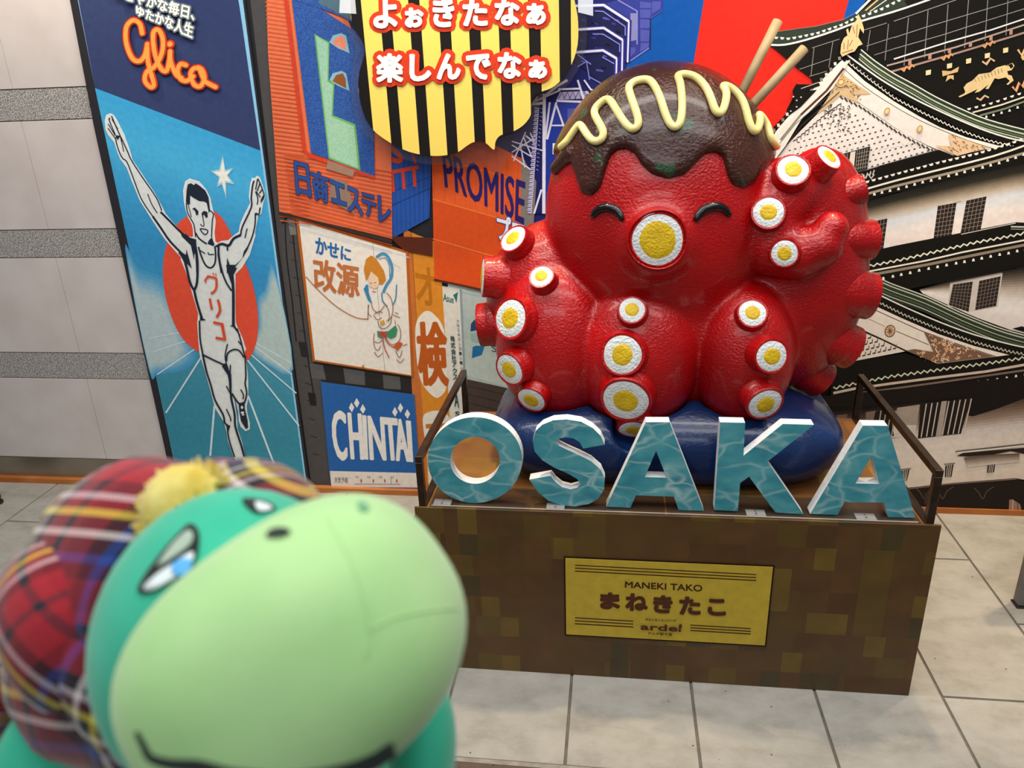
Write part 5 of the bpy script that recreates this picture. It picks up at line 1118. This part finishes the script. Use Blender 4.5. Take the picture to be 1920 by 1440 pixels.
for a in [(1185, 581, 25, .022), (1167, 665, 38, .022), (1173, 751, 45, .026), (1188, 806, 29, .028), (1411, 587, 26, .018), (1447, 668, 31, .034), (1435, 758, 34, .030), (1015, 518, 23, .026), (957, 597, 37, .028), (955, 693, 31, .030), (996, 750, 28, .022), (962, 447, 28, .026),
          (1487, 318, 30, .022), (1441, 398, 29, .016), (1471, 475, 25, .014), (1555, 294, 27, .034)]:
    sucker(*a, mix=0.10 if a[0] in (1167, 1185, 1411) else 0)
for px, py, r, n in [(905, 519, 35, (-1, -.22, .12)), (897, 611, 37, (-1, -.05, -.10)), (1617, 353, 26, (.95, 0.1, .30)), (1636, 449, 34, (1, 0.15, 0)), (1632, 555, 40, (1, .12, -.20)), (1596, 653, 38, (.9, .1, -.45)), (1541, 714, 33, (.78, 0.05, -.60))]:
    sucker(px, py, r, 0.036, nrm=n, back=0.032 if px > 1200 else 0.015)
sucker(1233, 450, 50, 0.012, 'mouth', nrm=(0.04, -1, 0.05), yr=0.70, red=1.03, skip=True)
# wooden picks
M_WOOD = mottled('pick_wood', '#8d7a58', '#a08c69', 25, 0.6)
for a, b_, Ya, Yb in (((1458, 40), (1375, 205), 2.06, 1.99), ((1508, 91), (1388, 222), 2.02, 1.97)):
    A, B = on_y(*a, Ya), on_y(*b_, Yb); V, F = tubeg([A, A * .5 + B * .5, B], [0.0118, 0.0112, 0.0105], 16); mobj('wooden_pick', V, F, M_WOOD, oct_, True)

# ================================================================ cushion
cu = thing('cushion', 'thick glossy navy blue cushion under the red octopus on plinth', 'cushion', (0.125, 1.935, PZ))
M_NAVY = glossy('navy_gloss_paint', '#0c2148', '#0f2a58', '#143366', rough=0.28, bs=110)[0]
CC = np.array([0.128, 1.945, 0.585]); CR = np.array([0.450, 0.236, 0.122])
def cush(P):
    q = np.abs((np.asarray(P, float) - CC) / CR); q[..., 2] *= 1 + 0.10 * np.clip(q[..., 0], 0, 1) ** 3
    q[..., 2] = np.where(np.asarray(P)[..., 2] < CC[2], q[..., 2] * 0.80, q[..., 2])
    r2_ = (q[..., 0] ** 5.0 + q[..., 1] ** 4.0) ; k = (r2_ ** 0.55 + q[..., 2] ** 2.4) ** (1 / 2.3)
    return (k - 1) * 0.11
def hollow(P):
    d = body_sdf(P) - 0.004
    for a_, b__, r_ in SUCK:
        if min(a_[2], b__[2]) < 0.76: d = np.minimum(d, cone_sdf(P, a_, r_ + 0.004, b__, r_ + 0.004))
    return d
V, F = surface_nets(lambda P: smax(smax(cush(P), PZ + 0.002 - P[..., 2], 0.01), -hollow(P), 0.006), (-0.36, 1.68, 0.475), (0.62, 2.21, 0.73), 0.0085)
mobj('cover', V.tolist(), F, M_NAVY, cu, True)
# ================================================================ plush turtle close to the lens
pz = 0.34
plush = thing('turtle_plush', 'out-of-focus green turtle plush in red tartan hat, close in the foreground', 'plush toy', tuple(on_d(520, 1600, 0.42)))
fw = ROT @ [0, 0, 1]; rt = ROT @ [1, 0, 0]; upv = ROT @ [0, -1, 0]
def fabric(name, c1, c2, sc=30):
    m, nt, b = newmat(name, 0.9, 0, 0.15)
    g = N(nt, 'ShaderNodeTexCoord'); n = N(nt, 'ShaderNodeTexNoise'); n.inputs['Scale'].default_value = sc; n.inputs['Detail'].default_value = 6; nt.links.new(g.outputs['Object'], n.inputs['Vector'])
    nt.links.new(ramp(nt, [(0.3, c1), (0.7, c2)], n.outputs['Fac']), b.inputs['Base Color'])
    b.inputs['Sheen Weight'].default_value = 0.35; b.inputs['Sheen Roughness'].default_value = 0.4; bumped(m, nt, b, 900, 0.3, 0.0008); return m
M_LG = fabric('light_green_plush', '#9ccb86', '#b4da9c', 14); M_TG = fabric('teal_plush', '#2fa283', '#3db594', 18)
def eb(name, px, py, d, rx, ry, rd, mat, parent, rot=0, label=None, nu=48, nv=28, squash=None):
    s = d / FPX; c = on_d(px, py, d); a = math.radians(rot)
    X = (rt * math.cos(a) - upv * math.sin(a)) * rx * s; Y_ = (rt * math.sin(a) + upv * math.cos(a)) * ry * s
    V, F = ellg(c, [X, Y_, fw * rd], nu, nv)
    if squash: V = [squash(v, c, s) for v in V]
    return mobj(name, V, F, mat, parent, True, label=label)
body = eb('body', 430, 1600, 0.47, 400, 300, 0.11, M_TG, plush)
eb('arm', 792, 1425, 0.43, 62, 150, 0.03, M_TG, plush, 6); eb('arm', 118, 1440, 0.44, 102, 140, 0.04, M_TG, plush, -12)
head = eb('head', 440, 1195, 0.40, 243, 280, 0.070, M_TG, plush, 6)
MP = (566, 1218, 0.345, 312, 243, 0.068, -35, 2.5); HP = (440, 1195, 0.40, 243, 280, 0.070, 6, 2.0)
def axes_of(px, py, d, rx, ry, rd, rot, p=2.0):
    s = d / FPX; a = math.radians(rot); return on_d(px, py, d), [(rt * math.cos(a) - upv * math.sin(a)) * rx * s, (rt * math.sin(a) + upv * math.cos(a)) * ry * s, fw * rd], p
MZ = axes_of(*MP); HD = axes_of(*HP)
def supg(E_, nu=64, nv=40):
    V, F = ellg(E_[0], E_[1], nu, nv); M = np.linalg.inv(np.array(E_[1]).T); o = []
    for v in V:
        u = M @ (np.asarray(v) - E_[0]); o.append(E_[0] + (np.asarray(v) - E_[0]) / (np.abs(u) ** E_[2]).sum() ** (1 / E_[2]))
    return o, F
V, F = supg(MZ); mz = mobj('muzzle', V, F, M_LG, plush, True, label='light green snout')
# seam, nostrils, mouth, eyes laid on the surfaces
def on_ell(px, py, c, ax, p=2.0):
    """front hit of the ray with the superellipsoid"""
    M = np.linalg.inv(np.array(ax).T); r_ = ray(px, py) / FPX; f = lambda t: (np.abs(M @ (CAM + r_ * t - c)) ** p).sum() - 1
    dc = depth(c); ts = np.linspace(dc - 0.12, dc + 0.03, 120); fs = [f(t) for t in ts]
    for i, v in enumerate(fs):
        if v < 0:
            lo_, hi_ = ts[max(i - 1, 0)], ts[i]
            for _ in range(20):
                m_ = (lo_ + hi_) / 2
                if f(m_) < 0: hi_ = m_
                else: lo_ = m_
            return CAM + r_ * hi_
    return CAM + r_ * ts[int(np.argmin(fs))]
def patch(name, pts, E_, mat, parent, lift=0.0008, label=None, th=0.0012):
    P = [tuple(q) for q in catmull([np.array(q, float) for q in pts], 4, True)]; cx_ = sum(q[0] for q in P) / len(P); cy_ = sum(q[1] for q in P) / len(P)
    V = []; rings = [1, 0.97, 0.66, 0.33]; n = len(P)
    for k, s in enumerate(rings):
        for x, y in P:
            q = on_ell(cx_ + (x - cx_) * s, cy_ + (y - cy_) * s, *E_); tc = CAM - q; tc /= np.linalg.norm(tc); V.append(q + tc * (lift + (0 if k == 0 else th)))
    q = on_ell(cx_, cy_, *E_); tc = CAM - q; tc /= np.linalg.norm(tc); V.append(q + tc * (lift + th))
    F = [[k * n + i, k * n + (i + 1) % n, (k + 1) * n + (i + 1) % n, (k + 1) * n + i] for k in range(3) for i in range(n)] + [[3 * n + i, 3 * n + (i + 1) % n, 4 * n] for i in range(n)]
    return mobj(name, V, F, mat, parent, True, label=label)
M_DK = fabric('dark_thread', '#1c2422', '#26302c'); M_WE = fabric('white_eye_thread', '#c9d6dc', '#e0e8ea'); M_BE = fabric('blue_eye_thread', '#3f8fd6', '#66b2ee')
g6 = crop(0, 820, 2.182)
patch('nostril', g6(1085, 395, 1110, 372, 1150, 366, 1185, 376, 1180, 395, 1140, 406, 1100, 408), MZ, M_DK, mz, 0.0006, 'dark stitched nostril')
patch('nostril', g6(1462, 265, 1490, 262, 1510, 285, 1500, 300, 1470, 295), MZ, fabric('faint_thread', '#5b9f74', '#68a87e'), mz, 0.0003, 'small green nostril')
def seam(name, pts, E_, r, mat, parent, label=None):
    P = catmull([np.array(q, float) for q in pts], 5); Q = []
    for x, y in P: Q.append(on_ell(x, y, *E_))
    V, F = tubeg(Q, r, 8); return mobj(name, V, F, mat, parent, True, label=label)
seam('mouth', g6(560, 1205, 590, 1260, 620, 1310, 700, 1335, 820, 1345, 950, 1380, 1150, 1400, 1350, 1375, 1500, 1330, 1600, 1270), MZ, [0.0012 + 0.0032 * (i / 45) for i in range(46)], M_DK, mz, 'dark stitched mouth line')
seam('seam', g6(1330, 320, 1420, 480, 1480, 640, 1510, 790, 1500, 900), MZ, 0.0004, M_LG, mz)
seam('seam', g6(1510, 790, 1600, 745, 1720, 715, 1865, 700), MZ, 0.0004, M_LG, mz)
e1_ = patch('eye', g6(560, 628, 590, 560, 650, 480, 720, 400, 775, 350, 812, 380, 815, 440, 800, 500, 750, 560, 680, 605, 610, 640), HD, M_DK, head, 0.0005, 'angled eye with bright blue iris')
patch('eye_white', g6(585, 615, 640, 560, 700, 520, 760, 480, 790, 470, 785, 510, 740, 560, 680, 595, 620, 625), HD, M_WE, e1_, 0.0020)
patch('iris', g6(700, 530, 720, 505, 760, 492, 785, 505, 775, 545, 740, 570, 710, 560), HD, M_BE, e1_, 0.0034)
patch('eyelid', g6(640, 530, 700, 440, 765, 380, 790, 400, 775, 440, 710, 490), HD, fabric('eyelid_grey', '#8fa398', '#a7b8a8'), e1_, 0.0020)
e2_ = patch('eye', g6(990, 250, 1040, 248, 1100, 262, 1130, 290, 1060, 310, 1010, 285), HD, M_DK, head, 0.0005, 'second eye mostly hidden by snout')
patch('eye_white', g6(1045, 262, 1095, 272, 1115, 292, 1060, 300), HD, M_WE, e2_, 0.0020)
# tartan hat
def tartan(scale=1.0, rot=0.0):
    m, nt, b = newmat('tartan', 0.95, 0, 0.1)
    tc = N(nt, 'ShaderNodeUVMap'); tc.uv_map = 'UVMap'; mp = N(nt, 'ShaderNodeMapping'); mp.inputs['Rotation'].default_value = (0, 0, rot); mp.inputs['Scale'].default_value = (scale, scale, scale)
    nt.links.new(tc.outputs[0], mp.inputs[0]); sx = N(nt, 'ShaderNodeSeparateXYZ'); nt.links.new(mp.outputs[0], sx.inputs[0])
    st = [(0.0, '#8c1d29'), (0.16, '#4e1821'), (0.24, '#2b3f86'), (0.29, '#171f26'), (0.38, '#d6cdc9'), (0.42, '#171f26'), (0.50, '#d8c448'), (0.54, '#5e1620'), (0.60, '#c9b9bd'), (0.64, '#2b1c24'), (0.72, '#9c2530'), (0.88, '#202a33'), (0.93, '#9c2530')]
    def fr(i):
        f = N(nt, 'ShaderNodeMath'); f.operation = 'FRACT'; nt.links.new(sx.outputs[i], f.inputs[0]); return ramp(nt, st, f.outputs[0], 'CONSTANT')
    wv = N(nt, 'ShaderNodeTexChecker'); wv.inputs['Scale'].default_value = 90; nt.links.new(mp.outputs[0], wv.inputs[0])
    mm = N(nt, 'ShaderNodeMath'); mm.operation = 'MULTIPLY_ADD'; mm.inputs[1].default_value = 0.34; mm.inputs[2].default_value = 0.33; nt.links.new(wv.outputs['Fac'], mm.inputs[0])
    mx = N(nt, 'ShaderNodeMix'); mx.data_type = 'RGBA'; nt.links.new(mm.outputs[0], mx.inputs[0]); nt.links.new(fr(0), mx.inputs[6]); nt.links.new(fr(1), mx.inputs[7])
    nt.links.new(mx.outputs[2], b.inputs['Base Color']); b.inputs['Sheen Weight'].default_value = 0.3; bumped(m, nt, b, 500, 0.5, 0.001); return m
def uvmap(o, c, per, ang=0):
    """cloth laid over the form: coordinates across and up the wearer's head"""
    me = o.data; uv = me.uv_layers.new(name='UVMap'); off = np.array(wmat(o).translation); ca, sa = math.cos(ang), math.sin(ang)
    co = [np.array(v.co) + off - c for v in me.vertices]
    for l in me.loops:
        q = co[l.vertex_index]; x, y, z = q @ rt, q @ upv, q @ fw; x2 = x - 0.55 * z; y2 = y + 0.35 * z
        uv.data[l.index].uv = ((x2 * ca - y2 * sa) / per, (x2 * sa + y2 * ca) / per)
hc_ = on_d(325, 1150, 0.455)
def hat_sq(v, c, s):
    q = v - c; x, y = q @ rt, q @ upv; w_ = 1 + 0.03 * math.sin(7 * math.atan2(y, x)) + 0.02 * math.sin(11 * math.atan2(y, x) + 1); return c + q * w_
hat = eb('hat', 325, 1160, 0.455, 300, 308, 0.075, tartan(1, 0), plush, 0, 'red tartan cloth hat', squash=hat_sq); uvmap(hat, hc_, 0.098, 0.10)
flap = eb('hat_flap', 135, 1180, 0.41, 115, 175, 0.035, tartan(1, 0), hat, -20, 'folded ear flap of hat'); uvmap(flap, hc_ + rt * 0.02, 0.085, 0.75)
flap = eb('hat_flap', 215, 1265, 0.405, 85, 190, 0.030, tartan(1, 0), hat, -28, 'folded ear flap of hat'); uvmap(flap, hc_ + rt * 0.01, 0.09, 0.35)
pom = eb('hat_bow', 6, 1300, 0.47, 46, 78, 0.02, tartan(1, 0), hat, 10, 'tartan bow at the side'); uvmap(pom, hc_, 0.03, 0.5)
band = eb('hat_brim', 470, 1000, 0.435, 150, 138, 0.05, tartan(1, 0), hat, 30); uvmap(band, hc_, 0.07, 0.5)
# fluffy tuft
M_YL = fabric('yellow_fluff', '#c9b04c', '#efe08c', 45); rnd = random.Random(5); Vs, Fs = [], []
for i in range(620):
    a = 2 * math.pi * rnd.random(); rr = math.sqrt(rnd.random()); x = 350 + 86 * rr * math.cos(a); y = 962 + 70 * rr * math.sin(a); y -= (x - 350) * 0.42; x += (y - 946) * -0.10
    c0 = on_d(x, y, 0.392 + rr * 0.02 + rnd.random() * .006); dr = (rt * rnd.uniform(-1, 1) + upv * rnd.uniform(-.6, 1.2) - fw * rnd.uniform(0.2, 1)); dr /= np.linalg.norm(dr)
    V, F = tubeg([c0 + fw * 0.006, c0 + dr * 0.004, c0 + dr * 0.011 + upv * 0.001], [0.0021, 0.0017, 0.0006], 5); Vs, Fs = join((Vs, Fs), (V, F))
V, F = ellg(on_d(348, 958, 0.405), [rt * 0.0235, upv * 0.025, fw * 0.014], 24, 14); Vs, Fs = join((Vs, Fs), (V, F))
mobj('hair_tuft', Vs, Fs, M_YL, hat, True, label='fluffy yellow tuft at the hat opening')['kind'] = 'stuff'

# ================================================================ things cut by the frame edges
q = on_z(1906, 1141, 0.0)
st = thing('floor_stand', 'grey metal floor stand cut off by the right edge of the photo', 'stand', (q[0], q[1], 0))
M_GR = mottled('grey_metal', '#6d6a68', '#7b7876', 20, 0.45, metal=0.3)
box('panel', q[0] + 0.004, q[0] + 0.30, q[1] + 0.004, q[1] + 0.035, 0.006, 0.62, M_GR, st, 0.002); box('foot', q[0], q[0] + 0.304, q[1] - 0.001, q[1] + 0.038, 0.0, 0.005, mottled('black_rubber', '#1b1a1a', '#262423', 40, 0.7), st, 0.001)
q = on_z(-8, 944, 0.0)
sh = thing('shoe', 'black shoe toe at the left edge of the photo on tiled floor', 'shoe', (q[0], q[1], 0))
M_SH = mottled('black_leather', '#0e0c0c', '#1b1818', 30, 0.35); VV, FF = [], []
V, F = ellg((q[0] - 0.07, q[1], 0.028), [(0.096, 0, 0), (0, 0.040, 0), (0, 0, 0.036)], 28, 16); V = [np.array([v[0], v[1], max(v[2], 0.008)]) for v in V]
mobj('upper', V, F, M_SH, sh, True); V, F = ellg((q[0] - 0.07, q[1], 0.005), [(0.100, 0, 0), (0, 0.043, 0), (0, 0, 0.008)], 28, 8); V = [np.array([v[0], v[1], min(max(v[2], 0.0), 0.010)]) for v in V]
mobj('sole', V, F, mottled('black_rubber', '#1b1a1a', '#262423', 40, 0.7), sh, True)
bpy.context.view_layer.update()
